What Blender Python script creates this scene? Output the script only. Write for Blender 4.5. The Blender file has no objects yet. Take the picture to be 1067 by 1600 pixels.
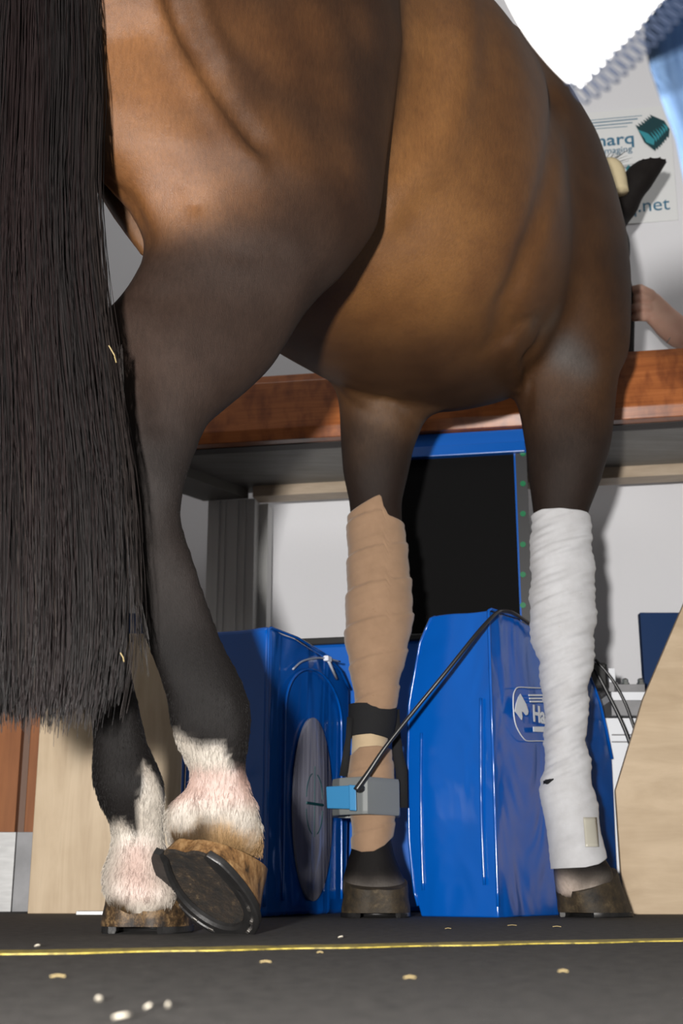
import bpy, bmesh, math, random
import numpy as np
from mathutils import Vector, Matrix
random.seed(7); RNG = np.random.default_rng(7)
C = bpy.context.scene.collection
scene = bpy.context.scene

# ------------------------------------------------------------------ camera, world, lights, exposure
CAM_H, F_PX, PITCH = 0.062, 2000.0, math.radians(16.2)
cam_d = bpy.data.cameras.new('camera'); cam = bpy.data.objects.new('camera', cam_d); C.objects.link(cam)
cam.location = (0, 0, CAM_H); cam.rotation_euler = (math.pi/2 + PITCH, 0, 0)
cam_d.sensor_fit = 'VERTICAL'; cam_d.sensor_height = 36; cam_d.lens = 36*F_PX/1600; cam_d.clip_start = 0.05
cam_d.dof.use_dof = True; cam_d.dof.focus_distance = 1.95; cam_d.dof.aperture_fstop = 8.0
scene.camera = cam
world = bpy.data.worlds.new('world'); scene.world = world; world.use_nodes = True
bg = world.node_tree.nodes['Background']; bg.inputs[0].default_value = (1.0, 0.985, 0.965, 1); bg.inputs[1].default_value = 0.20
def area(name, loc, target, size, energy, color=(1, 1, 1), shape='DISK'):
    l = bpy.data.lights.new(name, 'AREA'); l.energy = energy; l.size = size; l.shape = shape; l.color = color
    o = bpy.data.objects.new(name, l); C.objects.link(o); o.location = loc
    o.rotation_euler = (Vector(target)-Vector(loc)).to_track_quat('-Z', 'Y').to_euler(); return o
area('camera_flash', (-0.20, -0.45, 0.12), (-0.0, 2.3, 0.85), 0.07, 132, (1.0, 0.97, 0.93))
area('overhead_fill', (-0.6, 1.6, 3.4), (0.1, 3.2, 0.9), 1.4, 12, (1, 0.98, 0.95), 'SQUARE')  # unseen overhead source, added to brighten the far wall
vs = scene.view_settings
vs.view_transform = 'Standard'; vs.look = 'None'; vs.gamma = 1; vs.use_curve_mapping = False; vs.exposure = 0.0

# ------------------------------------------------------------------ helpers
CP, SP = math.cos(PITCH), math.sin(PITCH)
CX, CY = 533.5, 800.0
def ray(x, y):
    dx, dy = (x-CX)/F_PX, (CY-y)/F_PX
    return np.array([dx, CP-dy*SP, SP+dy*CP])
CAMP = np.array([0, 0, CAM_H])
def at(x, y, Y):
    r = ray(x, y); return CAMP + r*(Y/r[1])
def onplane(x, y, p0, n):
    r = ray(x, y); n = np.asarray(n, float)
    return CAMP + r*(np.dot(np.asarray(p0)-CAMP, n)/np.dot(r, n))
def onz(x, y, z): return onplane(x, y, (0, 0, z), (0, 0, 1))
def slant(p): return p[1]*CP + (p[2]-CAM_H)*SP
def proj(p):
    s = slant(p); u = -p[1]*SP+(p[2]-CAM_H)*CP
    return CX+F_PX*p[0]/s, CY-F_PX*u/s

def tag(o, label=None, cat=None, group=None, kind=None):
    for k, v in (('label', label), ('category', cat), ('group', group), ('kind', kind)):
        if v: o[k] = v
    return o
def empty(name, loc, label, cat, group=None):
    o = bpy.data.objects.new(name, None); C.objects.link(o); o.location = loc; o.empty_display_size = .05
    return tag(o, label, cat, group)
def link_mesh(name, me, mat, parent=None, smooth=False):
    o = bpy.data.objects.new(name, me); C.objects.link(o)
    if mat: me.materials.append(mat)
    if smooth: me.polygons.foreach_set('use_smooth', [True]*len(me.polygons))
    if parent:
        o.parent = parent
        o.matrix_parent_inverse = Matrix.Translation(parent.location).inverted() if parent.type == 'EMPTY' else Matrix()
    return o
def obj_bm(name, bm, mat, parent=None, smooth=False, bevel=0, seg=2):
    bmesh.ops.recalc_face_normals(bm, faces=bm.faces)
    if bevel: bmesh.ops.bevel(bm, geom=list(bm.edges), offset=bevel, segments=seg, affect='EDGES', profile=.5, clamp_overlap=True)
    me = bpy.data.meshes.new(name); bm.to_mesh(me); bm.free()
    return link_mesh(name, me, mat, parent, smooth)
def add_box(bm, c, ex, ey, ez, M=None):
    """box with half extents along the columns of M (3x3), centred on c"""
    M = np.eye(3) if M is None else M
    vs_ = [bm.verts.new(np.asarray(c)+M@np.array([sx*ex, sy*ey, sz*ez])) for sx in (-1, 1) for sy in (-1, 1) for sz in (-1, 1)]
    for f in ((0,1,3,2), (4,6,7,5), (0,4,5,1), (2,3,7,6), (0,2,6,4), (1,5,7,3)): bm.faces.new([vs_[i] for i in f])
def add_prism(bm, pts, off):
    off = np.asarray(off, float)
    a = [bm.verts.new(p) for p in pts]; b = [bm.verts.new(np.asarray(p)+off) for p in pts]; n = len(a)
    bm.faces.new(a); bm.faces.new(b[::-1])
    for i in range(n): bm.faces.new((a[i], b[i], b[(i+1) % n], a[(i+1) % n]))
def add_tube(bm, pts, r, n=8, cap=True):
    pts = [Vector(p) for p in pts]; rs = r if hasattr(r, '__len__') else [r]*len(pts)
    prev = None; rings = []
    for i, p in enumerate(pts):
        t = (pts[min(i+1, len(pts)-1)]-pts[max(i-1, 0)]).normalized()
        if prev is None: u = t.orthogonal().normalized()
        else: u = (prev-t*prev.dot(t)).normalized()
        prev = u; v = t.cross(u)
        rings.append([bm.verts.new(p+(u*math.cos(2*math.pi*k/n)+v*math.sin(2*math.pi*k/n))*rs[i]) for k in range(n)])
    for a, b in zip(rings, rings[1:]):
        for k in range(n): bm.faces.new((a[k], a[(k+1) % n], b[(k+1) % n], b[k]))
    if cap: bm.faces.new(rings[0][::-1]); bm.faces.new(rings[-1])
def add_rings(bm, rings, cap=True, closed=True):
    R = [[bm.verts.new(p) for p in r] for r in rings]; n = len(R[0])
    for a, b in zip(R, R[1:]):
        for k in range(n if closed else n-1): bm.faces.new((a[k], a[(k+1) % n], b[(k+1) % n], b[k]))
    if cap: bm.faces.new(R[0][::-1]); bm.faces.new(R[-1])
    return R
def catmull(pts, n=8):
    P = [np.asarray(p, float) for p in pts]; P = [2*P[0]-P[1]]+P+[2*P[-1]-P[-2]]; out = []
    for i in range(1, len(P)-2):
        for k in range(n):
            t = k/n; a, b, c, d = P[i-1:i+3]
            out.append(.5*((2*b)+(-a+c)*t+(2*a-5*b+4*c-d)*t*t+(-a+3*b-3*c+d)*t**3))
    return out+[P[-2]]
def rotz(a): c, s = math.cos(a), math.sin(a); return np.array([[c, -s, 0], [s, c, 0], [0, 0, 1]])

# ------------------------------------------------------------------ materials
class N:
    def __init__(self, name):
        self.m = bpy.data.materials.new(name); self.m.use_nodes = True; self.t = self.m.node_tree
        self.b = self.t.nodes['Principled BSDF']
        self.co = self.t.nodes.new('ShaderNodeTexCoord').outputs['Object']
    def new(self, k, **kw):
        n = self.t.nodes.new(k)
        for a, v in kw.items(): setattr(n, a, v)
        return n
    def link(self, a, b): self.t.links.new(a, b)
    def map(self, scale=(1,1,1), rot=(0,0,0)):
        m = self.new('ShaderNodeMapping'); m.inputs['Scale'].default_value = scale; m.inputs['Rotation'].default_value = rot
        self.link(self.co, m.inputs[0]); return m.outputs[0]
    def noise(self, scale, detail=3, rough=.5, vec=None, dist=0):
        n = self.new('ShaderNodeTexNoise'); n.inputs['Scale'].default_value = scale; n.inputs['Detail'].default_value = detail
        n.inputs['Roughness'].default_value = rough; n.inputs['Distortion'].default_value = dist
        self.link(vec or self.co, n.inputs['Vector']); return n.outputs[0]
    def ramp(self, fac, stops):
        r = self.new('ShaderNodeValToRGB'); e = r.color_ramp.elements
        while len(e) < len(stops): e.new(.5)
        for x, (p, c) in zip(e, stops): x.position = p; x.color = c if len(c) == 4 else (*c, 1)
        self.link(fac, r.inputs[0]); return r.outputs[0]
    def mul(self, a, b, fac=1.0, mode='MULTIPLY'):
        m = self.new('ShaderNodeMix', data_type='RGBA', blend_type=mode); m.inputs[0].default_value = fac
        for v, i in ((a, 6), (b, 7)):
            if isinstance(v, tuple): m.inputs[i].default_value = (*v, 1) if len(v) == 3 else v
            else: self.link(v, m.inputs[i])
        return m.outputs[2]
    def bump(self, h, strength, dist=.002):
        b = self.new('ShaderNodeBump'); b.inputs['Strength'].default_value = strength; b.inputs['Distance'].default_value = dist
        self.link(h, b.inputs['Height']); self.link(b.outputs[0], self.b.inputs['Normal'])
    def set(self, **kw):
        for k, v in kw.items():
            s = self.b.inputs[k.replace('_', ' ')]
            if hasattr(v, 'links'): self.link(v, s)
            else: s.default_value = (*v, 1) if s.type == 'RGBA' and len(v) == 3 else v
        return self
def simple(name, col, rough=.5, spec=.5, metal=0, bump=0, bscale=200, var=0, vscale=8, coat=0, mapscale=None):
    n = N(name); vec = n.map(mapscale) if mapscale else None
    c = col
    if var: c = n.mul(col, n.ramp(n.noise(vscale, 4, .6, vec), [(.3, (1-var,)*3), (.7, (1+var*.3,)*3)]))
    n.set(Base_Color=c, Roughness=rough, Metallic=metal, Specular_IOR_Level=spec, Coat_Weight=coat, Coat_Roughness=.08)
    if bump: n.bump(n.noise(bscale, 4, .6, vec), bump)
    return n.m
def sc(r, g, b):
    f = lambda v: (v/255/12.92) if v/255 <= .04045 else ((v/255+.055)/1.055)**2.4
    return (f(r), f(g), f(b))

M = {}
M['wall'] = simple('wall_paint', (.77, .77, .80), .6, .3, bump=.15, bscale=160)
n = N('floor_rubber')
c = n.mul((.068, .065, .063), n.ramp(n.noise(60, 5, .7), [(.25, (.35, .35, .35)), (.75, (1.5, 1.45, 1.4))]))
c = n.mul(c, n.ramp(n.noise(420, 2, .5), [(.72, (0, 0, 0)), (.8, (.10, .10, .095))]), 1, 'ADD')
n.set(Base_Color=c, Roughness=.75, Specular_IOR_Level=.25); n.bump(n.noise(90, 6, .75), .9, .006); M['floor'] = n.m
n = N('yellow_paint'); c = n.mul((.46, .36, .06), n.ramp(n.noise(70, 4, .7), [(.35, (.25, .25, .25)), (.55, (1, 1, 1))]))
n.set(Base_Color=c, Roughness=.6); n.bump(n.noise(120, 4), .4); M['yellow'] = n.m
n = N('mahogany')
g = n.noise(3.5, 6, .65, n.map((1.2, 1.2, 26)), 1.0); fl = n.noise(26, 3, .5, n.map((1, 1, .5)))
c = n.ramp(g, [(.25, (.24, .066, .016)), (.55, (.37, .115, .031)), (.8, (.46, .155, .048))])
c = n.mul(c, n.ramp(fl, [(.36, (.62, .56, .58)), (.54, (1, 1, 1))]))
n.set(Base_Color=c, Roughness=.32, Specular_IOR_Level=.4); n.bump(g, .05); M['mahogany'] = n.m
def ply(name, a, b, mapscale):
    n = N(name); g = n.noise(4, 5, .6, n.map(mapscale), .6)
    c = n.ramp(g, [(.3, a), (.62, b), (.8, tuple(v*.86 for v in b))])
    c = n.mul(c, n.ramp(n.noise(9, 3), [(.3, (.9, .88, .85)), (.6, (1, 1, 1))]))
    n.set(Base_Color=c, Roughness=.5, Specular_IOR_Level=.3); n.bump(g, .04); return n.m
M['ply'] = ply('birch_plywood', (.43, .325, .215), (.53, .415, .285), (9, 9, .8))
M['ply_r'] = ply('birch_plywood_across', (.41, .31, .205), (.51, .395, .27), (1, 1, 5))
M['shelf'] = ply('grey_chipboard', (.17, .165, .155), (.25, .24, .225), (1, 8, 1))
M['lightwood'] = ply('pale_batten_wood', (.38, .30, .22), (.52, .42, .32), (1, 6, 14))
M['greypost'] = simple('grey_metal_post', (.62, .62, .61), .45, .4, var=.08, vscale=5, mapscale=(20, 20, .6))
M['brownwood'] = ply('brown_door_wood', (.19, .062, .017), (.27, .098, .03), (10, 10, .5))
M['alu'] = simple('brushed_aluminium', (.42, .42, .42), .45, .5, .8, var=.15, vscale=20, mapscale=(1, 1, 6))
M['steel'] = simple('zinc_steel', (.6, .65, .65), .25, .5, 1)
M['whitepaint'] = simple('white_enamel', (.72, .74, .78), .4)
M['greymetal'] = simple('worn_grey_metal', (.26, .26, .27), .5, .4, .3, var=.25, vscale=12)
n = N('black_foam_panel'); n.set(Base_Color=(.0035, .0034, .0036), Roughness=.8, Specular_IOR_Level=.12); n.bump(n.noise(300, 3), .3); M['blackpanel'] = n.m
M['bluetrim'] = simple('blue_lacquer', (.006, .10, .44), .3, .4)
M['bluepanel'] = simple('navy_panel', (.002, .026, .10), .5, .3)
M['greendot'] = simple('green_fastener', (.0, .16, .055), .4)
M['blackplastic'] = simple('black_plastic', (.012, .012, .012), .4, .5)
M['blackfabric'] = simple('black_elastic_fabric', (.012, .012, .013), .9, .2, bump=.5, bscale=500)
M['cable'] = simple('black_cable_rubber', (.014, .014, .015), .35, .5)
M['coil'] = simple('grey_moulded_plastic', (.15, .16, .16), .4, .4)
M['coilblue'] = simple('light_blue_plastic', (.032, .18, .37), .4, .4)
M['placard'] = simple('white_placard', (.80, .81, .81), .35, .4)
M['print'] = simple('teal_blue_print', (.035, .16, .27), .5)
M['printteal'] = simple('teal_print', (.04, .30, .36), .4)
M['printdark'] = simple('dark_teal_print', (.008, .05, .06), .4)
M['printgrey'] = simple('pale_grey_print', (.55, .58, .62), .5)
M['printgreen'] = simple('dark_green_print', (.0, .045, .05), .5)
n = N('blue_vinyl')
w = n.noise(7, 2, .5, n.map((1, 1, .5)), .8)
n.set(Base_Color=(.0008, .078, .37), Roughness=.2, Specular_IOR_Level=.5, Coat_Weight=.35, Coat_Roughness=.12); n.bump(w, .55, .03); M['vinyl'] = n.m
n = N('clear_grey_window'); n.set(Base_Color=(.22, .22, .27), Roughness=.18, Specular_IOR_Level=.5, Coat_Weight=.5); n.bump(n.noise(9, 2, .5, n.map((3, 3, .3))), .35, .02); M['window'] = n.m
def bandage(name, col, weave):
    n = N(name); c = n.mul(col, n.ramp(n.noise(22, 4, .6), [(.3, (.86, .85, .84)), (.65, (1, 1, 1))]))
    c = n.mul(c, n.ramp(n.noise(120, 2, .4, n.map((1, 1, 3))), [(.76, (1, 1, 1)), (.83, (.7, .55, .35))]))
    n.set(Base_Color=c, Roughness=.9, Specular_IOR_Level=.15, Sheen_Weight=.2); n.bump(n.noise(weave, 3, .6), .5, .001); return n.m
M['tan'] = bandage('tan_crepe_bandage', (.265, .168, .105), 700)
M['beige'] = bandage('beige_underwrap', (.44, .335, .215), 500)
M['whiteband'] = bandage('white_cotton_bandage', (.46, .46, .475), 500)
M['tape'] = simple('yellowed_tape', (.40, .38, .32), .35, .5)
n = N('skin'); c = n.mul((.82, .52, .40), n.ramp(n.noise(14, 3), [(.3, (.92, .82, .8)), (.7, (1, 1, 1))]))
n.set(Base_Color=c, Roughness=.5, Specular_IOR_Level=.35, Subsurface_Weight=.12, Subsurface_Radius=(.01, .004, .002)); n.bump(n.noise(260, 3), .12, .001); M['skin'] = n.m
M['nail'] = simple('fingernail', (.62, .38, .3), .3)
n = N('denim'); c = n.mul((.075, .125, .21), n.ramp(n.noise(30, 4, .6, n.map((6, 1, 1), (0, .5, 0))), [(.3, (.7, .76, .85)), (.65, (1.1, 1.1, 1.1))]))
n.set(Base_Color=c, Roughness=.85, Specular_IOR_Level=.2); M['denim'] = n.m
M['whitecloth'] = simple('white_cotton_cloth', (.88, .88, .88), .85, .2)
M['thread'] = simple('navy_overlock_thread', (.012, .018, .035), .8, .2)
n = N('horse_coat')
a = n.new('ShaderNodeAttribute'); a.attribute_name = 'coat'; col = a.outputs['Color']
dap = n.noise(13, 4, .55); hair = n.noise(75, 4, .65, n.map((3, 3, .7), (.25, 0, 0)))
c = n.mul(col, n.ramp(dap, [(.3, (.80, .75, .72)), (.62, (1.10, 1.10, 1.10))]))
c = n.mul(c, n.ramp(hair, [(.3, (.80, .79, .78)), (.7, (1.12, 1.12, 1.12))]))
lum = n.new('ShaderNodeRGBToBW'); n.link(col, lum.inputs[0]); rf = n.new('ShaderNodeMapRange'); rf.inputs[1].default_value = .008; rf.inputs[2].default_value = .11; rf.inputs[3].default_value = .60; rf.inputs[4].default_value = .37; n.link(lum.outputs[0], rf.inputs[0])
sf = n.new('ShaderNodeMapRange'); sf.inputs[1].default_value = .008; sf.inputs[2].default_value = .11; sf.inputs[3].default_value = .16; sf.inputs[4].default_value = .75; n.link(lum.outputs[0], sf.inputs[0])
n.set(Base_Color=c, Roughness=rf.outputs[0], Specular_IOR_Level=sf.outputs[0])
n.bump(n.noise(420, 4, .75, n.map((2.0, 2.0, .5), (.25, 0, 0))), .55, .0016); M['coat'] = n.m
n = N('tail_hair'); a = n.new('ShaderNodeAttribute'); a.attribute_name = 'coat'
n.set(Base_Color=a.outputs['Color'], Roughness=.38, Specular_IOR_Level=.5); M['tail'] = n.m
n = N('dirty_hoof_horn'); c = n.ramp(n.noise(55, 6, .75), [(.36, (.008, .005, .003)), (.5, (.04, .023, .010)), (.64, (.17, .105, .048))])
c = n.mul(c, n.ramp(n.noise(11, 3), [(.35, (.4, .36, .3)), (.6, (1, 1, 1))])); n.set(Base_Color=c, Roughness=.6, Specular_IOR_Level=.3); n.bump(n.noise(70, 5, .7, n.map((1, 1, .4))), .6, .002); M['hoof'] = n.m
n = N('stained_hoof_horn'); c = n.ramp(n.noise(38, 6, .72, n.map((1.6, 1.6, .7))), [(.34, (.020, .011, .005)), (.48, (.13, .066, .024)), (.66, (.27, .165, .075))])
n.set(Base_Color=c, Roughness=.55, Specular_IOR_Level=.3); n.bump(n.noise(80, 5, .7), .5, .002); M['hoofgold'] = n.m
n = N('dark_hoof_horn'); c = n.ramp(n.noise(38, 5, .7), [(.3, (.008, .0055, .003)), (.55, (.032, .021, .009)), (.75, (.10, .07, .035))]); n.set(Base_Color=c, Roughness=.7); n.bump(n.noise(80, 5, .7), .6, .002); M['hoofdark'] = n.m
n = N('packed_sole_dirt'); c = n.ramp(n.noise(55, 6, .75), [(.38, (.003, .002, .0012)), (.56, (.020, .0115, .005)), (.70, (.13, .085, .04))]); n.set(Base_Color=c, Roughness=.8); n.bump(n.noise(75, 6, .8), 1, .006); M['sole'] = n.m
M['shoe'] = simple('dark_iron_shoe', (.032, .031, .031), .42, .5, .55, bump=.3, bscale=90, var=.3, vscale=40)
M['nailhead'] = simple('worn_steel_nail', (.28, .26, .24), .3, .5, .9)
M['straw'] = simple('straw', (.34, .26, .12), .6)
M['chip'] = simple('pale_wood_shaving', (.42, .38, .31), .7)
M['fleece'] = simple('cream_fleece', (.62, .52, .33), .95, .1, bump=1, bscale=120)

# ------------------------------------------------------------------ room shell
YAW = math.radians(-10)                     # the far wall comes closer towards the right
WD = np.array([math.cos(YAW), math.sin(YAW), 0]); WN = np.array([-math.sin(YAW)*-1, -math.cos(YAW), 0])
WN = np.array([math.sin(YAW), -math.cos(YAW), 0])   # faces the camera
RW = np.column_stack([WD, -WN, [0, 0, 1]])
P_WALL = np.array([0, 3.95, 0.])
def struct(name, bm, mat): o = obj_bm(name, bm, mat); o['kind'] = 'structure'; return o
bm = bmesh.new(); add_box(bm, (0, 1.5, -.05), 4, 4, .05); struct('floor', bm, M['floor'])
bm = bmesh.new(); add_box(bm, P_WALL-WN*.06+np.array([0, 0, 1.6]), 3.2, .06, 1.6, RW); struct('wall_back', bm, M['wall'])

# yellow floor line
l0, l1, l2, l3 = onz(-300, 1492.5, 0), onz(1400, 1461, 0), onz(1400, 1464.5, 0), onz(-300, 1499, 0)
bm = bmesh.new(); pts0 = []; pts1 = []
for i in range(61):
    t = i/60; a = l0+(l1-l0)*t; b = l3+(l2-l3)*t; w = .004*math.sin(i*1.7)+.003*math.sin(i*4.1)
    pts0.append(a+np.array([0, w, 0])); pts1.append(b+np.array([0, .006*math.sin(i*.9+1), 0]))
ring = [bm.verts.new((*p[:2], .0012)) for p in pts0+pts1[::-1]]
bmesh.ops.triangle_fill(bm, edges=[bm.edges.new((ring[i], ring[(i+1) % len(ring)])) for i in range(len(ring))], use_beauty=True)
r = bmesh.ops.extrude_face_region(bm, geom=list(bm.faces)); bmesh.ops.translate(bm, verts=[v for v in r['geom'] if isinstance(v, bmesh.types.BMVert)], vec=(0, 0, -.001))
tag(obj_bm('floor_line', bm, M['yellow']), 'worn yellow painted line running across the dark floor', 'floor marking')

# ------------------------------------------------------------------ shelf with mahogany front beam
PB = np.array([0, 3.27, 0.])                # front plane of the beam
def onb(x, y, d=0): return onplane(x, y, PB-WN*d, WN)
zt = (onb(415, 584)[2]+onb(1067, 541)[2])/2; zb = (onb(310, 690)[2]+onb(1067, 650)[2])/2
sL = np.dot(onb(255, 700)-PB, WD); sR = 2.0
def wpt(s, d, z): p = PB+WD*s-WN*d; return np.array([p[0], p[1], z])
shelf = empty('shelf', wpt(0.5, .2, zb), 'wide wall shelf with a mahogany front beam behind the horse', 'shelf')
bm = bmesh.new(); H = zt-zb; prof = [(.014, zt), (0, zt-.026), (0, zb+.03), (.012, zb), (.05, zb), (.05, zt)]
add_prism(bm, [wpt(sL, d, z) for d, z in prof], WD*(sR-sL)); obj_bm('front_beam', bm, M['mahogany'], shelf, bevel=.0015, seg=1)
bm = bmesh.new(); z0 = zb+.012; depth = .52
add_prism(bm, [wpt(sL, d, z) for d, z in ((.05, z0), (.05, z0+.02), (depth, z0+.02), (depth, z0))], WD*(sR-sL)); obj_bm('shelf_board', bm, M['shelf'], shelf)
bm = bmesh.new(); add_prism(bm, [wpt(sL, d, z) for d, z in ((.05, z0), (.10, z0), (.10, z0-.012), (.05, z0-.014))], WD*(sR-sL))
obj_bm('front_batten', bm, simple('dark_batten_wood', (.03, .022, .02), .6), shelf)
sB = np.dot(onb(396, 772, depth-.06)-PB, WD)
bm = bmesh.new(); add_prism(bm, [wpt(sB, d, z) for d, z in ((depth-.07, z0), (depth, z0), (depth, z0-.034), (depth-.07, z0-.034))], WD*(sR-sB)); obj_bm('back_batten', bm, M['lightwood'], shelf)
bm = bmesh.new(); add_prism(bm, [wpt(sL-.03, d, z) for d, z in ((.06, z0), (depth-.02, z0), (depth-.02, z0-.035), (.06, z0-.035))], WD*(sB-.02-sL+.03))
M['endpanel'] = simple('grey_end_batten', (.2, .19, .17), .6, var=.1)
bm.free(); bm = bmesh.new()
A0, A1, A2 = onb(284, 742, .10), onb(428-10, 778, depth-.04), onb(322, 782, depth-.04)
zz = z0-.03
e0 = np.array([*onz(285, 742, zz)[:2], zz]); e1 = np.array([*onz(388, 779, zz)[:2], zz]); e2 = np.array([*onz(318, 783, zz)[:2], zz]); e3 = np.array([*onz(235, 755, zz)[:2], zz])
add_prism(bm, [e0, e1, e2, e3], (0, 0, .03)); obj_bm('end_batten', bm, M['endpanel'], shelf)

# grey post under the shelf
post = empty('support_post', (*onplane(360, 1100, P_WALL+WN*.18, WN)[:2], 0), 'grey grooved metal post under the left end of the shelf', 'post')
def postbox(x0, x1, d, th, mat, name, ztop):
    a = onplane(x0, 900, P_WALL+WN*d, WN); b = onplane(x1, 900, P_WALL+WN*d, WN)
    bm = bmesh.new(); a[2] = b[2] = 0
    add_prism(bm, [a, b, b-WN*th, a-WN*th], (0, 0, ztop)); obj_bm(name, bm, mat, post)
    return a, b
a, b = postbox(322, 396, .20, .06, M['greypost'], 'post_face', z0-.034)
postbox(399, 417, .14, .06, M['greypost'], 'post_side', z0-.034)
for t in (.22, .35, .62, .78):
    p = a+(b-a)*t; bm = bmesh.new(); add_prism(bm, [p+WN*.004, p+WN*.004+(b-a)*.03, p+(b-a)*.03-WN*.004, p-WN*.004], (0, 0, z0-.036)); obj_bm('rib', bm, M['greypost'], post)

# black panel with blue top rail and dotted edge strip
PP = PB-WN*.03
def onp(x, y, d=0): return onplane(x, y, PP-WN*d, WN)
panel = empty('screen_panel', (*onp(725, 960)[:2], 0), 'black upright panel with blue top rail under the shelf between the front legs', 'panel')
def quadbox(px, d, th, mat, name, parent, bevel=.002):
    bm = bmesh.new(); add_prism(bm, [onp(x, y, d) for x, y in px], -WN*th); return obj_bm(name, bm, mat, parent, bevel=bevel)
ztp = zb-.002
def zpt(x, z, d): p = onp(x, 800, d); return np.array([p[0], p[1], z])
def pz(x, y): return onp(x, y)[2]
zr = pz(730, 712)
L_, R_, R2 = 560, 806, 826
bm = bmesh.new(); add_prism(bm, [zpt(L_, ztp, 0), zpt(R2, ztp, 0), zpt(R2, zr, .0), zpt(L_, zr, .0)], -WN*.05); obj_bm('top_rail', bm, M['bluetrim'], panel, bevel=.003)
zmid = (ztp+zr)/2-.004
bm = bmesh.new(); add_prism(bm, [zpt(L_, zmid, -.008), zpt(R2-2, zmid, -.008), zpt(R2-2, zr, -.012), zpt(L_, zr, -.012)], -WN*.02); obj_bm('rail_lip', bm, M['bluetrim'], panel, bevel=.002)
bm = bmesh.new(); add_prism(bm, [zpt(L_, zr, .01), zpt(R_, zr, .01), zpt(R_, .0, .01), zpt(L_, .0, .01)], -WN*.03); obj_bm('black_board', bm, M['blackpanel'], panel)
bm = bmesh.new(); add_prism(bm, [zpt(R_, zr, .004), zpt(R_+2.5, zr, .004), zpt(R_+2.5, 0, .004), zpt(R_, 0, .004)], -WN*.03); obj_bm('blue_edge', bm, M['bluetrim'], panel)
bm = bmesh.new(); add_prism(bm, [zpt(R_+2.5, zr, .006), zpt(R2, zr, .006), zpt(R2, 0, .006), zpt(R_+2.5, 0, .006)], -WN*.03); strip = obj_bm('edge_strip', bm, simple('dark_grey_strip', (.028, .028, .03), .5), panel)
for yy in (709, 756, 803, 851, 898, 946, 993):
    p = onp(817, yy, .006); bm = bmesh.new()
    bmesh.ops.create_circle(bm, cap_ends=True, radius=.0075, segments=16)
    Mx = Matrix([[WD[0], 0, WN[0], p[0]], [WD[1], 0, WN[1], p[1]], [0, 1, 0, p[2]], [0, 0, 0, 1]])
    f = bmesh.ops.extrude_face_region(bm, geom=list(bm.faces)); bmesh.ops.translate(bm, verts=[v for v in f['geom'] if isinstance(v, bmesh.types.BMVert)], vec=(0, 0, .003))
    bm.transform(Mx); obj_bm('green_dot', bm, M['greendot'], panel)
# ------------------------------------------------------------------ wall placard
PS = P_WALL+WN*.006
def ons(x, y, d=0): return onplane(x, y, PS+WN*d, WN)
tl, br = ons(905, 179), ons(1060, 344)
s0, s1 = np.dot(tl-PS, WD), np.dot(br-PS, WD); zT, zB = ons(985, 170)[2], ons(1000, 348)[2]
def spt(s, z, d=0): p = PS+WD*s+WN*d; return np.array([p[0], p[1], z])
sign = empty('wall_placard', spt((s0+s1)/2, zB), 'white printed placard with teal logo on the far wall behind the ear', 'sign')
sl = s0-.18
bm = bmesh.new(); add_prism(bm, [spt(sl, zB), spt(s1, zB), spt(s1, zT), spt(sl, zT)], -WN*.005); obj_bm('sign_board', bm, M['placard'], sign, bevel=.001)
def text_obj(name, body, size, mat, parent, origin, xdir, updir, align='LEFT', bold=0, xs=1, extr=.0004):
    cu = bpy.data.curves.new(name, 'FONT'); cu.body = body; cu.size = size; cu.align_x = align; cu.extrude = extr; cu.offset = bold
    tmp = bpy.data.objects.new(name+'_tmp', cu); C.objects.link(tmp)
    dg = bpy.context.evaluated_depsgraph_get(); me = bpy.data.meshes.new_from_object(tmp.evaluated_get(dg))
    bpy.data.objects.remove(tmp); bpy.data.curves.remove(cu)
    xd, ud = Vector(xdir).normalized(), Vector(updir).normalized(); nd = xd.cross(ud)
    me.transform(Matrix.Diagonal((xs, 1, 1, 1)))
    me.transform(Matrix([[xd[i], ud[i], nd[i], origin[i]] for i in range(3)]+[[0, 0, 0, 1]]))
    return link_mesh(name, me, mat, parent)
UP = (0, 0, 1)
mpp = slant(ons(980, 220))/F_PX
text_obj('brand_text', 'Hallmarq', 29*mpp, M['print'], sign, ons(992, 223.5, .001), WD, UP, 'RIGHT', .0008, 1.12)
text_obj('tag_text', 'veterinary imaging', 15.5*mpp, M['print'], sign, ons(988, 236.5, .001), WD, UP, 'RIGHT', 0, 1.0)
text_obj('web_text', 'hallmarq.net', 32*mpp, M['print'], sign, ons(1047, 327, .001), WD, UP, 'RIGHT', 0, 1.0)
for (xa, ya, xb, yb, w) in ((900, 190, 1003, 180.5, .8), (900, 194.5, 996, 185.5, 1.5), (900, 199.5, 988, 191.5, 1.3), (900, 203.5, 980, 197.5, .8)):
    a, b = ons(xa, ya, .0008), ons(xb, yb, .0008); a = spt(sl+.02, (a[2]+b[2])/2+.0, .0008) if False else a; hw = np.array([0, 0, w*mpp*.6])
    bm = bmesh.new(); add_prism(bm, [a-hw, b-hw, b+hw, a+hw], -WN*.0006); obj_bm('stripe', bm, M['print'], sign)
tips = [(670,240,838,460), (692,226,858,446), (714,212,877,430), (735,197,893,413), (753,183,910,394), (770,169,928,373), (788,154,948,350)]
def s5(x, y): return 867+x/5.335, 150+y/5.335
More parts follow.
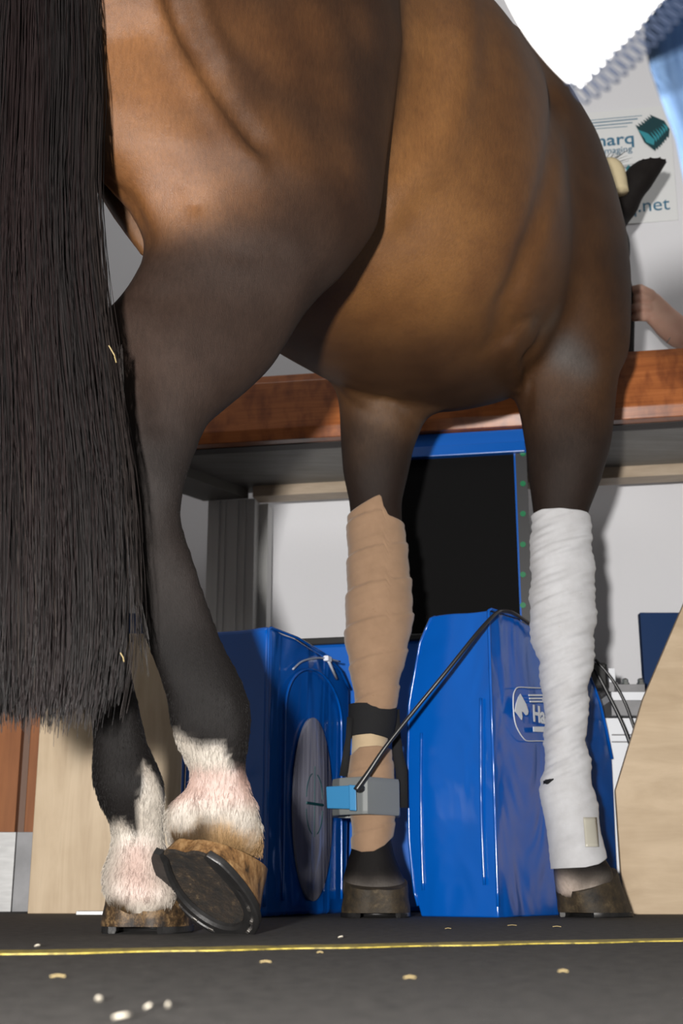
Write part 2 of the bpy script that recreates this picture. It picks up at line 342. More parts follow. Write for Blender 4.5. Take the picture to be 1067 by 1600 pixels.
for i, (ax, ay, bx, by) in enumerate(tips):
    # each plate: an edge from its top tip over the shoulder down to its bottom tip, bellied like a lens
    kx, ky = ax+75-i*.5, ay+148-i*2; rx, ry = ax+122, ay+46
    d = .001+.0005*i
    outl = [(ax, ay), (kx-18, ky-35), (kx, ky), (bx, by), (bx+8, by-75), (rx, ry+6)]
    bm = bmesh.new(); add_prism(bm, [ons(*s5(x, y), .001+.0004*(6-i)) for x, y in outl], -WN*.0003); pl = obj_bm('logo_plate', bm, M['printdark'], sign)
    inn = [(ax+20, ay+40), (kx+4, ky-30), (kx+14, ky-4), (bx-14, by-50), (bx-8, by-95), (rx-18, ry+26)]
    bm = bmesh.new(); add_prism(bm, [ons(*s5(x, y), .00115+.0004*(6-i)) for x, y in inn], -WN*.0003); obj_bm('logo_face', bm, M['printteal'], pl)
bm = bmesh.new(); add_prism(bm, [ons(*s5(x, y), .0012) for x, y in ((590, 600), (612, 572), (632, 590), (640, 640), (600, 640))], -WN*.0006); obj_bm('printed_mark', bm, M['printteal'], sign)

# ------------------------------------------------------------------ plywood boards, door, side machine
bm = bmesh.new(); YB = 2.92
pL = [at(43, 1426, YB), at(281, 1426, YB), at(277, 990, YB), at(43, 990, YB)]
pL[0][2] = pL[1][2] = 0; pL[3][0] = pL[0][0]; pL[2][0] = pL[1][0]; pL[2][2] = pL[3][2]
add_prism(bm, pL, (0, .018, 0)); tag(obj_bm('plywood_board', bm, M['ply'], bevel=.001, seg=1), 'upright pale plywood board behind the tail and standing hind leg', 'board')
bm = bmesh.new(); pr = [(975, 1428), (1250, 1428), (1250, 800), (1085, 905), (1005, 1092), (962, 1235)]
pp = [at(x, y, 2.84) for x, y in pr]; pp[0][2] = pp[1][2] = 0
add_prism(bm, pp, (0, .018, 0)); tag(obj_bm('plywood_board', bm, M['ply_r'], bevel=.001, seg=1), 'pale plywood board with a slanted edge at the right of the picture', 'board')
bm = bmesh.new(); p = [at(130, 1426.5, 2.8)+np.array([0, 0, 0]), at(158, 1426.5, 2.8)]
add_box(bm, (*((p[0]+p[1])/2)[:2], .004), .03, .02, .004); tag(obj_bm('metal_bracket', bm, M['alu'], bevel=.001), 'small flat metal bracket on the floor at the foot of the left plywood board', 'bracket')
# door at the far left
door = empty('door_1', (*at(10, 1427, 3.1)[:2], 0), 'brown wooden door with metal kick plate at the left edge', 'door'); door['kind'] = 'structure'
def front(x0, x1, y0, y1, Y, th, mat, name, parent, base=False, bevel=.001):
    p = [at(x0, y1, Y), at(x1, y1, Y), at(x1, y0, Y), at(x0, y0, Y)]; p[1][0] = max(p[1][0], p[0][0]); p[3][0] = p[0][0]; p[2][0] = p[1][0]
    if base: p[0][2] = p[1][2] = 0
    p[1][2] = p[0][2]; p[2][2] = p[3][2]
    bm = bmesh.new(); add_prism(bm, p, (0, th, 0)); return obj_bm(name, bm, mat, parent, bevel=bevel)
front(-330, 14, 300, 1424, 3.10, .04, M['brownwood'], 'door_leaf', door, True)
front(17, 29, 300, 1424, 3.13, .04, simple('grey_brown_stop', (.12, .06, .035), .5), 'door_stop', door, True)
front(29, 46, 300, 1424, 3.12, .06, M['brownwood'], 'door_post', door, True)
front(-330, 16.5, 1300, 1424, 3.085, .004, M['alu'], 'kick_plate', door, True)
front(18, 44, 1300, 1424, 3.10, .006, M['greymetal'], 'post_plate', door, True)
bm = bmesh.new(); add_box(bm, (-1.62, 3.2, 1.5), .52, .06, 1.5); struct('wall_left', bm, M['wall']) if False else bm.free()
front(170, 232, 958, 1424, 3.1, .05, M['bluepanel'], 'navy_panel', None, True); tag(bpy.data.objects['navy_panel'], 'narrow navy blue panel just showing behind the left plywood board', 'panel')
o = front(1031, 1330, 957, 1426, 3.45, .03, M['bluepanel'], 'navy_panel', None, True); tag(o, 'navy blue panel behind the slanted plywood board at the right', 'panel')
mach = empty('machine_base', (*at(985, 1427, 3.0)[:2], 0), 'white steel machine base with bolted rail behind the slanted board', 'machine')
front(956, 1100, 1122, 1427, 3.04, .2, M['whitepaint'], 'body', mach, True)
front(956, 1100, 1094, 1118, 3.02, .2, M['greymetal'], 'rail', mach)
front(956, 1100, 1081, 1094, 3.02, .2, M['whitepaint'], 'top_plate', mach)
front(964, 1008, 1069, 1081, 3.05, .1, M['greymetal'], 'block', mach)
front(950, 962, 1044, 1068, 3.10, .03, M['whitepaint'], 'white_bracket', mach); front(948, 966, 1066, 1081, 3.08, .08, M['greymetal'], 'bracket_foot', mach)
front(956, 1100, 1147, 1149, 3.036, .01, M['greymetal'], 'seam', mach); front(956, 1100, 1158, 1160, 3.036, .01, M['greymetal'], 'seam', mach)
for bx in (977, 1001):
    bm = bmesh.new(); q = at(bx, 1069, 3.09)
    for dz, r in ((0, .009), (.004, .009), (.0045, .006), (.012, .006), (.016, .003)): pass
    add_rings(bm, [[(q[0]+r*math.cos(k*math.pi/3), q[1]+r*math.sin(k*math.pi/3), q[2]+dz) for k in range(6)] for dz, r in ((-.004, .010), (.003, .010), (.0032, .0075), (.011, .0075), (.014, .004))])
    obj_bm('bolt', bm, M['steel'], mach)
bm = bmesh.new(); q = at(1005, 1105, 3.02)
add_rings(bm, [[(q[0]+r*math.cos(k*math.pi/8), q[1]+dy, q[2]+r*math.sin(k*math.pi/8)) for k in range(16)] for dy, r in ((.001, .008), (-.004, .008), (-.004, .005), (-.001, .005))]); obj_bm('socket_screw', bm, M['steel'], mach)
for k, pts in enumerate((((924, 1035), (945, 1075), (965, 1115), (980, 1150), (990, 1185), (1000, 1250)), ((930, 1030), (955, 1060), (975, 1095), (988, 1130), (1000, 1165), (1020, 1220)))):
    bm = bmesh.new(); add_tube(bm, catmull([at(x, y, 2.97-.0*k) for x, y in pts]), .0045 if k == 0 else .0035)
    tag(obj_bm('black_cable', bm, M['cable'], smooth=True), ('thicker lower' if k == 0 else 'thinner upper')+' black cable hanging in front of the white machine base', 'cable', 'cables by the machine')
bm = bmesh.new(); q = at(931, 1058, 3.0)
add_box(bm, q, .022, .03, .03); tag(obj_bm('connector_box', bm, M['blackplastic'], bevel=.006), 'black connector box behind the white bandaged leg on the machine', 'connector')

# ------------------------------------------------------------------ blue vinyl covered scanner halves
def vnoise(P, f, seed):
    """cheap smooth noise from sums of sines"""
    r = np.random.default_rng(seed); out = np.zeros(len(P))
    for k in range(6):
        d = r.normal(size=3); d /= np.linalg.norm(d); out += np.sin(P@d*f*(.6+.25*k)+r.uniform(0, 6.28))/(1+.35*k)
    return out/3
def cover(px_corner, Yc, beta, L, H, thick, ztop, label, seed):
    g = onz(px_corner[0], 1437.5, 0) if False else at(px_corner[0], px_corner[1], Yc); g[2] = 0
    root = empty('scanner_cover', g, label, 'scanner cover', 'blue vinyl scanner covers')
    ew = np.array([math.cos(beta), -math.sin(beta), 0]); el = np.array([math.sin(beta), math.cos(beta), 0])
    def P(w, l, z): return g+ew*w+el*l+np.array([0, 0, z])
    bm = bmesh.new(); nu, nl, nz = 14, 26, 40; vmap = {}
    def V(i, j, k):
        if (i, j, k) not in vmap:
            u, v, w = i/nu, j/nl, k/nz; l = v*L; z = w*ztop(l); th = thick(z)
            vmap[i, j, k] = bm.verts.new(P(-th*(1-u), l, z))
        return vmap[i, j, k]
    for i in range(nu):
        for j in range(nl):
            for k in (0, nz):
                q = [V(i, j, k), V(i+1, j, k), V(i+1, j+1, k), V(i, j+1, k)]; bm.faces.new(q)
    for i in range(nu):
        for k in range(nz):
            for j in (0, nl): bm.faces.new([V(i, j, k), V(i+1, j, k), V(i+1, j, k+1), V(i, j, k+1)])
    for j in range(nl):
        for k in range(nz):
            for i in (0, nu): bm.faces.new([V(i, j, k), V(i, j+1, k), V(i, j+1, k+1), V(i, j, k+1)])
    bmesh.ops.recalc_face_normals(bm, faces=bm.faces); bm.normal_update()
    vv = list(bm.verts); co = np.array([v.co for v in vv]); nn = np.array([v.normal for v in vv])
    amp = (.0055*vnoise(co*np.array([1, 1, .45]), 17, seed)+.0028*vnoise(co*np.array([1.2, 1.2, .35]), 42, seed+1))
    zf = np.clip(co[:, 2]/.05, 0, 1)
    for v, a, f, n_ in zip(vv, amp, zf, nn): v.co += Vector(n_*a*f)
    o = obj_bm('vinyl_body', bm, M['vinyl'], root, True)
    b = o.modifiers.new('bevel', 'BEVEL'); b.width = .012; b.segments = 3; b.limit_method = 'ANGLE'; b.angle_limit = math.radians(50)
    o.data.set_sharp_from_angle(angle=math.radians(50))
    for w0 in (0, 1):                                       # welded piping along the two rims
        pts = [P(-thick(z)*w0, -.001, z) for z in np.linspace(.02, ztop(0)-.004, 24)]
        pts += [P(-thick(ztop(l))*w0, l, ztop(l)+.001) for l in np.linspace(.01, L, 24)]
        bm = bmesh.new(); add_tube(bm, pts, .0032, 6); obj_bm('piping', bm, M['vinyl'], root, True)
    return root, P, g, ew, el
def arc(H, r, L):
    return lambda l: H if l < L-r else H-.62*r+.62*math.sqrt(max(0, r*r-(l-L+r)**2)) if True else H
BR = math.radians(36)
def ztopR(l): return float(np.interp(l, [0, .13, .28, .39, .47, .52, .56], [.600, .603, .592, .56, .515, .45, .34]))
def thR(z): return float(np.interp(z, [0, .05, .15, .30, .42, .55, .61], [.175, .19, .20, .20, .195, .165, .13]))
crR, PR, gR, ewR, elR = cover((779, 1437), 2.56, BR, .56, .6, thR, ztopR, 'glossy blue vinyl scanner cover between the two bandaged front legs', 3)
BL = math.radians(21)
def ztopL(l): return float(np.interp(l, [0, .15, .30, .40, .46], [.562, .565, .555, .535, .50]))
def thL(z): return .185
crL, PL, gL, ewL, elL = cover((413, 1439), 2.56, BL, .46, .56, thL, ztopL, 'glossy blue vinyl scanner cover with oval window left of the tan bandage', 11)
# back part that links the two halves
bm = bmesh.new(); a = at(470, 1004, 3.1); b = at(690, 1003, 3.1); H = a[2]
add_prism(bm, [(a[0], 3.12, 0), (b[0], 3.03, 0), (b[0], 3.03, H), (a[0], 3.12, H)], (0, .1, 0)); obj_bm('back_link', bm, M['bluetrim'], crL, bevel=.012)
bm = bmesh.new(); add_prism(bm, [(a[0]-.1, 3.14, H-.005), (b[0], 3.02, H-.005), (b[0], 3.02, H+.01), (a[0]-.1, 3.14, H+.014)], (0, .12, 0)); obj_bm('black_top_pad', bm, M['blackplastic'], crL, bevel=.003)
# oval window on the left half's inner face
def on_side(x, y, g, ew): return onplane(x, y, g, ew)
lw0 = np.dot(on_side(453, 1265, gL, ewL)-gL, elL); lw1 = np.dot(on_side(514, 1265, gL, ewL)-gL, elL)
lc, lh = (lw0+lw1)/2, (lw1-lw0)/2; zc_, zh = on_side(483, 1265, gL, ewL)[2], .19
zc_ = (on_side(480, 1120, gL, ewL)[2]+on_side(488, 1408, gL, ewL)[2])/2; zh = (on_side(480, 1120, gL, ewL)[2]-on_side(488, 1408, gL, ewL)[2])/2
def oval(a, b, w, n=48): return [PL(w, lc+a*math.cos(t), zc_+b*math.sin(t)) for t in np.linspace(0, 2*math.pi, n, endpoint=False)]
bm = bmesh.new(); add_rings(bm, [oval(lh, zh, .004), oval(lh, zh, .0085), oval(lh*.97, zh*.99, .0095)]); win = obj_bm('oval_window', bm, M['window'], crL, True)
win.data.set_sharp_from_angle(angle=math.radians(40))
def tmark(pts, r, name='target_mark'):
    bm = bmesh.new(); add_tube(bm, pts, r, 6); obj_bm(name, bm, M['printgreen'], win)
zk = on_side(483, 1256, gL, ewL)[2]
tmark([PL(.0098, lc, zk+s) for s in np.linspace(-.068, .078, 8)], .0011)
tmark([PL(.0098, lc-lh*.42, zk), PL(.0098, lc+lh*.42, zk)], .0032)
for sgn in (1, -1):
    for sd in (1, -1):
        tmark([PL(.0098, lc+sd*lh*.42*math.cos(t), zk+sgn*(.012+.052*math.sin(t))) for t in np.linspace(.0, 1.25, 10)], .0011)
# arched seam and zip
za = ztopL(.1)-.045
pts = [PL(.006, .075, z) for z in np.linspace(.03, za-.11, 20)]+[PL(.006, .075+(.16)*(1-math.cos(t)), za-.11+.10*math.sin(t)) for t in np.linspace(.05, math.pi*.95, 22)]+[PL(.006, .395, z) for z in np.linspace(za-.11, .03, 20)]
bm = bmesh.new(); add_tube(bm, pts, .003, 6); obj_bm('seam', bm, M['vinyl'], crL, True)
zp0, zp1 = on_side(504, 1030, gL, ewL)+ewL*.012, on_side(518, 1061, gL, ewL)+ewL*.012
M['zip'] = simple('clear_zip_puller', (.65, .68, .75), .2)
bm = bmesh.new(); add_tube(bm, [zp0, zp0+(zp1-zp0)*.15, zp1], [.005, .0035, .0035], 8); zp = obj_bm('zip_puller', bm, M['zip'], crL, True)
bm = bmesh.new(); add_box(bm, zp0, .012, .006, .006, np.column_stack([elL, ewL, [0, 0, 1]])); obj_bm('zip_slider', bm, M['zip'], crL, bevel=.002)
zs = [on_side(x, y, gL, ewL)+ewL*.008 for x, y in ((452, 1046), (466, 1034), (485, 1029), (504, 1029), (526, 1034))]
bm = bmesh.new(); add_tube(bm, catmull(zs, 5), .0022, 6); obj_bm('zip_track', bm, simple('pale_zip_tape', (.30, .34, .42), .4), crL, True)
# stitched seams on the right half's front rim
for wv, zr_ in ((.025, (.06, .42)), (.165, (.05, .36))):
    bm = bmesh.new(); add_tube(bm, [PR(-wv-.004*math.sin(9*z), -.0035, z) for z in np.linspace(zr_[0], zr_[1], 24)], .0028, 6); obj_bm('seam', bm, M['vinyl'], crR, True)
# logo on the right half's outer face
def onr(x, y, d=.010): return onplane(x, y, gR+ewR*d, ewR)
def logo(pts, name='logo_print', mat='printgrey', d=.011):
    bm = bmesh.new(); add_prism(bm, [onr(x, y, d) for x, y in pts], -ewR*.0015); obj_bm(name, bm, M[mat], crR)
def logoline(pts, r=.0012, closed=False):
    bm = bmesh.new(); add_tube(bm, [onr(x, y, .0095) for x, y in pts], r, 6); obj_bm('logo_outline', bm, M['printgrey'], crR)
k = 150/1067
def L7(x, y): return 780+x*k, 1030+y*k
logoline([L7(*p) for p in catmull([(760, 318), (600, 318), (470, 320), (330, 315), (215, 312), (175, 345), (155, 420), (160, 600), (180, 720), (220, 810), (265, 875), (310, 907), (420, 908), (600, 910), (760, 912)], 4)])
logo([L7(*p) for p in ((237, 385), (300, 500), (325, 580), (318, 615), (300, 622), (275, 590), (250, 580), (258, 640), (252, 675), (200, 605), (175, 578), (190, 490), (215, 420))], 'horse_head_emblem')
for (y, a, b) in ((400, 328, 700), (436, 335, 700), (470, 342, 700)): logo([L7(*p) for p in ((a, y-9), (b, y-9), (b, y+9), (a+4, y+9))])
o_ = onr(*L7(375, 685), .011); lxd = elR
text_obj('brand_text', 'Hallmarq', .048, M['printgrey'], crR, o_, lxd, UP, 'LEFT', .0012, 1.0)
logo([L7(*p) for p in ((380, 750), (560, 750), (560, 810), (384, 805))])

# ------------------------------------------------------------------ lofted bandages
def smooth_table(t, v, tq, sig):
    tf = np.linspace(t[0], t[-1], 600); vf = np.interp(tf, t, v); d = (tf[1]-tf[0])
    n = max(1, int(3*sig/d)); kx = np.exp(-.5*(np.arange(-n, n+1)*d/sig)**2); kx /= kx.sum()
    vp = np.concatenate([2*vf[0]-vf[1:n+1][::-1], vf, 2*vf[-1]-vf[-n-1:-1][::-1]])
    return np.interp(tq, tf, np.convolve(vp, kx, 'valid'))
def stations(rows):
    """rows (y, xl, xr, Y, half depth) in picture pixels at true distance -> z-sorted table of z, cx, cy, rx, ry"""
    T = []
    for y, xl, xr, Y, b, *e in rows:
        c = at((xl+xr)/2, y, Y); w = (xr-xl)/2*slant(c)/F_PX; T.append((c[2], c[0], c[1], w, b, *e))
    return np.array(sorted(T))
def wrap(name, rows, mat, parent=None, ytop=None, ybot=None, pitch=.05, amp=.0025, wr=.0016, slope=1, seed=1, nth=96, nz=150, thick=.004, grow=0, wscale=1.0, wfade=None):
    T = stations(rows); zt_, zb_ = T[-1, 0], T[0, 0]; Ym = T[:, 2].mean()
    th = np.linspace(0, 2*np.pi, nth, endpoint=False); u = np.cos(th)
    ft = np.array([at(0, y, Ym)[2] for y in ytop[1]]) if ytop else None
    fb = np.array([at(0, y, Ym)[2] for y in ybot[1]]) if ybot else None
    zth = np.interp(u, ytop[0], ft) if ytop else np.full(nth, zt_)
    zbh = np.interp(u, ybot[0], fb) if ybot else np.full(nth, zb_)
    rings = []
    def P(t, off, wrk=True):
        z = zbh+(zth-zbh)*t; zq = np.clip(z, zb_, zt_)
        cx, cy, rx, ry = (smooth_table(T[:, 0], T[:, i], zq, .012) for i in (1, 2, 3, 4))
        fr = (z/pitch+slope*th/(2*np.pi)) % 1.0
        ridge = amp*(fr-.5)*np.clip((1-fr)/.06, 0, 1)
        Q = np.column_stack([u*.06, np.sin(th)*.06, z*1.0+slope*u*.022])
        w = wr*(vnoise(Q*np.array([.5, .5, 2.6])*wscale, 55, seed)+.8*vnoise(Q*np.array([.4, .4, 2.8])*wscale, 120, seed+5)) if wrk else 0
        if wfade and wrk: fd = np.clip((z-wfade[0])/(wfade[1]-wfade[0]), .25, 1); w = w*fd; ridge = ridge*fd
        d = ridge+w+off+grow
        return np.column_stack([cx+(rx+d)*u, cy+(ry+d)*np.sin(th), z])
    ts = np.linspace(0, 1, nz)
    rings = [P(0, -thick)]+[P(t, 0) for t in ts]+[P(1, -thick)]
    rings += [P(t, -thick) for t in np.linspace(.98, .02, 20)]
    bm = bmesh.new(); R = [[bm.verts.new(p) for p in r] for r in rings]; R.append(R[0])
    for a_, b_ in zip(R, R[1:]):
        for k_ in range(nth): bm.faces.new((a_[k_], a_[(k_+1) % nth], b_[(k_+1) % nth], b_[k_]))
    return obj_bm(name, bm, mat, parent, True)
TAN = [(780, 541, 631, 2.60, .052), (810, 541, 632, 2.60, .052), (870, 543, 638, 2.60, .056), (930, 541, 645, 2.60, .062), (965, 539, 646, 2.60, .064), (1000, 538, 640, 2.60, .058), (1040, 545, 632, 2.60, .050), (1080, 553, 622, 2.60, .044), (1130, 554, 618, 2.61, .042)]
tb = wrap('leg_bandage', TAN, M['tan'], ytop=([-1, -.05, .18, .25, .4, 1], [808, 787, 783, 800, 815, 821]), pitch=.075, amp=.004, wr=.0013, slope=-1, seed=4)
tag(tb, 'tan crepe bandage wound round the upper left front leg', 'bandage')
TAN2 = [(1165, 549, 612, 2.61, .044), (1185, 546, 614, 2.61, .045), (1210, 541, 616, 2.61, .048), (1240, 540, 620, 2.61, .05), (1270, 548, 620, 2.61, .05), (1300, 549, 615, 2.60, .048), (1335, 548, 611, 2.60, .047)]
tb = wrap('leg_bandage', TAN2, M['tan'], ytop=([-1, -.6, .3, 1], [1182, 1170, 1168, 1172]), ybot=([-1, -.5, .1, .6, 1], [1326, 1332, 1331, 1322, 1308]), pitch=.06, amp=.003, wr=.0008, slope=-1, seed=9, nz=70)
tag(tb, 'tan crepe bandage round the left front pastern below the grey coil', 'bandage')
BEI = [(1120, 553, 616, 2.61, .042), (1150, 549, 605, 2.61, .038), (1200, 549, 606, 2.61, .038)]
tag(wrap('underwrap', BEI, M['beige'], pitch=.05, amp=.001, wr=.0004, seed=2, nz=30, thick=.002), 'pale beige underwrap showing between black strap and lower tan bandage', 'bandage')
WHI = [(803, 829, 922, 2.60, .056), (850, 828, 925, 2.60, .057), (900, 830, 929, 2.60, .060), (950, 829, 930, 2.60, .062), (985, 828, 930, 2.60, .062), (1030, 840, 927, 2.60, .055), (1080, 847, 920, 2.60, .048), (1130, 850, 917, 2.60, .045), (1180, 851, 918, 2.60, .046), (1220, 846, 924, 2.60, .05), (1250, 844, 933, 2.60, .054), (1290, 854, 935, 2.59, .055), (1330, 859, 946, 2.57, .058), (1362, 861, 952, 2.56, .06)]
wb = wrap('leg_bandage', WHI, M['whiteband'], ytop=([-1, -.7, .8, 1], [806, 803, 806, 809]), ybot=([-1, 0, .5, 1], [1358, 1356, 1351, 1340]), pitch=.11, amp=.003, wr=.0042, slope=-1, seed=21, nz=260, wscale=1.0, wfade=(.17, .27))
tag(wb, 'white cotton bandage covering the right front leg from forearm to pastern', 'bandage')
# small dark gap in the white wrap and the yellowed tape piece
tape = []
for yy in np.linspace(1277, 1324, 8): tape.append([at(x, yy, 2.60-.062+.0045*((x-918)/16)**2) for x in np.linspace(911+(yy-1277)*.01, 936+(yy-1277)*.06, 7)])
def sheet(name, grid, th, mat, parent=None, smooth=True):
    bm = bmesh.new(); G = [[bm.verts.new(p) for p in r] for r in grid]
    for a_, b_ in zip(G, G[1:]):
        for i in range(len(a_)-1): bm.faces.new((a_[i], a_[i+1], b_[i+1], b_[i]))
    o = obj_bm(name, bm, mat, parent, smooth); m = o.modifiers.new('thickness', 'SOLIDIFY'); m.thickness = th; m.offset = 0; return o
TW = stations(WHI)
def on_wrap(x, y, off=.004, T=TW):
    """point on the front of a bandage at a pixel"""
    Y = 2.6
    for _ in range(6):
        p = at(x, y, Y); cx, cy, rx, ry = (np.interp(p[2], T[:, 0], T[:, i]) for i in (1, 2, 3, 4))
        u = np.clip((p[0]-cx)/rx, -.97, .97); Y = cy-ry*math.sqrt(1-u*u)-off
    return at(x, y, Y)
sheet('tape_patch', [[on_wrap(x, y, .005) for x in np.linspace(911+(y-1277)*.08, 932+(y-1277)*.08, 6)] for y in np.linspace(1277, 1323, 10)], .001, M['tape'], wb)
sheet('dark_gap', [[on_wrap(x, y0+(y1-y0)*t, .0035) for t in (0, .5, 1)] for x, y0, y1 in ((849, 1218, 1232), (854, 1218, 1228), (860, 1217, 1222), (865, 1216.5, 1218))], .001, M['blackfabric'], wb)

# ------------------------------------------------------------------ coil clamp, straps, cable
YC = 2.60
coil = empty('receiver_coil', at(572, 1272, YC), 'grey plastic coil clamp with light blue tab round the tan bandaged pastern', 'coil')
BANDT = [(1098, 546, 619, 2.61, .047), (1128, 545, 618, 2.61, .047), (1156, 543, 612, 2.61, .047)]
sb = wrap('strap_band', BANDT, M['blackfabric'], coil, pitch=.5, amp=.0, wr=.0005, nz=30, grow=.002, ytop=([-1, 1], [1101, 1106]), ybot=([-1, 0, 1], [1152, 1150, 1157]))
def px_strip(name, edge, Yf, mat, parent, th=.003):
    return sheet(name, [[at(a[0]+(b[0]-a[0])*t, a[1]+(b[1]-a[1])*t, Yf) for t in (0, .5, 1)] for a, b in edge], th, mat, parent)
px_strip('side_strap', [((542, 1120), (552, 1122)), ((540, 1152), (549, 1152)), ((535, 1180), (546, 1182)), ((530, 1212), (542, 1214))], 2.575, M['blackfabric'], coil)
px_strip('side_strap', [((612, 1110), (624, 1108)), ((612, 1150), (626, 1150)), ((613, 1180), (630, 1178)), ((618, 1206), (636, 1204)), ((622, 1262), (637, 1262))], 2.62, M['blackfabric'], coil)
def plan(x, Y): p = at(x, 1240, Y); return np.array([p[0], p[1]])
outer = [plan(519, 2.585), plan(530, 2.55), plan(566, 2.515), plan(574, 2.513), plan(624, 2.585), plan(625, 2.66), plan(606, 2.69), plan(532, 2.69), plan(519, 2.66)]
cen = np.mean(outer, axis=0)
zc0, zc1 = at(572, 1272, 2.515)[2], at(572, 1213, 2.515)[2]
def ringpoly(s, z, d=0): return [np.array([*(cen+(p-cen)*s), z]) for p in outer]
bm = bmesh.new(); rr = [ringpoly(.8, zc0), ringpoly(.98, zc0), ringpoly(1, zc0+.006), ringpoly(1, zc1-.006), ringpoly(.98, zc1), ringpoly(.8, zc1)]
R = [[bm.verts.new(p) for p in r] for r in rr]; R.append(R[0]); nR = len(outer)
for a_, b_ in zip(R, R[1:]):
    for k_ in range(nR): bm.faces.new((a_[k_], a_[(k_+1) % nR], b_[(k_+1) % nR], b_[k_]))
obj_bm('coil_ring', bm, M['coil'], coil, bevel=.0015)
def face_box(name, px, Y0, Y1, th, mat, parent, bevel=.0015):
    """plate whose left edge lies at Y0 and right edge at Y1"""
    xs_ = [p[0] for p in px]; xa, xb = min(xs_), max(xs_)
    bm = bmesh.new(); add_prism(bm, [at(x, y, Y0+(Y1-Y0)*(x-xa)/(xb-xa)) for x, y in px], (0, th, 0)); return obj_bm(name, bm, mat, parent, bevel=bevel)
face_box('blue_tab', [(509.5, 1229), (548, 1227), (548, 1264), (511, 1263)], 2.545, 2.513, .02, M['coilblue'], coil)
face_box('tab_ridge', [(545, 1226), (556, 1227), (557, 1267), (546, 1266)], 2.509, 2.504, .02, M['coilblue'], coil)
bm = bmesh.new(); q0 = at(562, 1232, 2.512); bmesh.ops.create_uvsphere(bm, u_segments=16, v_segments=10, radius=.0105); bm.transform(Matrix.Translation(q0)@Matrix.Diagonal((1, .9, .8, 1))); obj_bm('cable_gland', bm, M['blackplastic'], coil, True)
ctop = PR(-.012, .0, ztopR(0)+.007)
cp = [(556, 1235, 2.50), (575, 1208, 2.495), (604, 1165, 2.49), (650, 1107, 2.485), (700, 1046, 2.475), (745, 990, 2.48), (772, 961, 2.515)]
Yt = ctop[1]
cpts = [at(*p) for p in cp]+[at(783, 955, Yt+.0), at(797, 956, Yt+.03), at(812, 964, Yt+.07), at(830, 976, Yt+.12), at(850, 990, Yt+.16)]
cc = catmull(cpts, 8); rr = [.0062-.0022*min(1, i/18) for i in range(len(cc))]
bm = bmesh.new(); add_tube(bm, cc, rr, 10); tag(obj_bm('coil_cable', bm, M['cable'], smooth=True), 'black cable running from the grey coil up over the blue cover', 'cable')

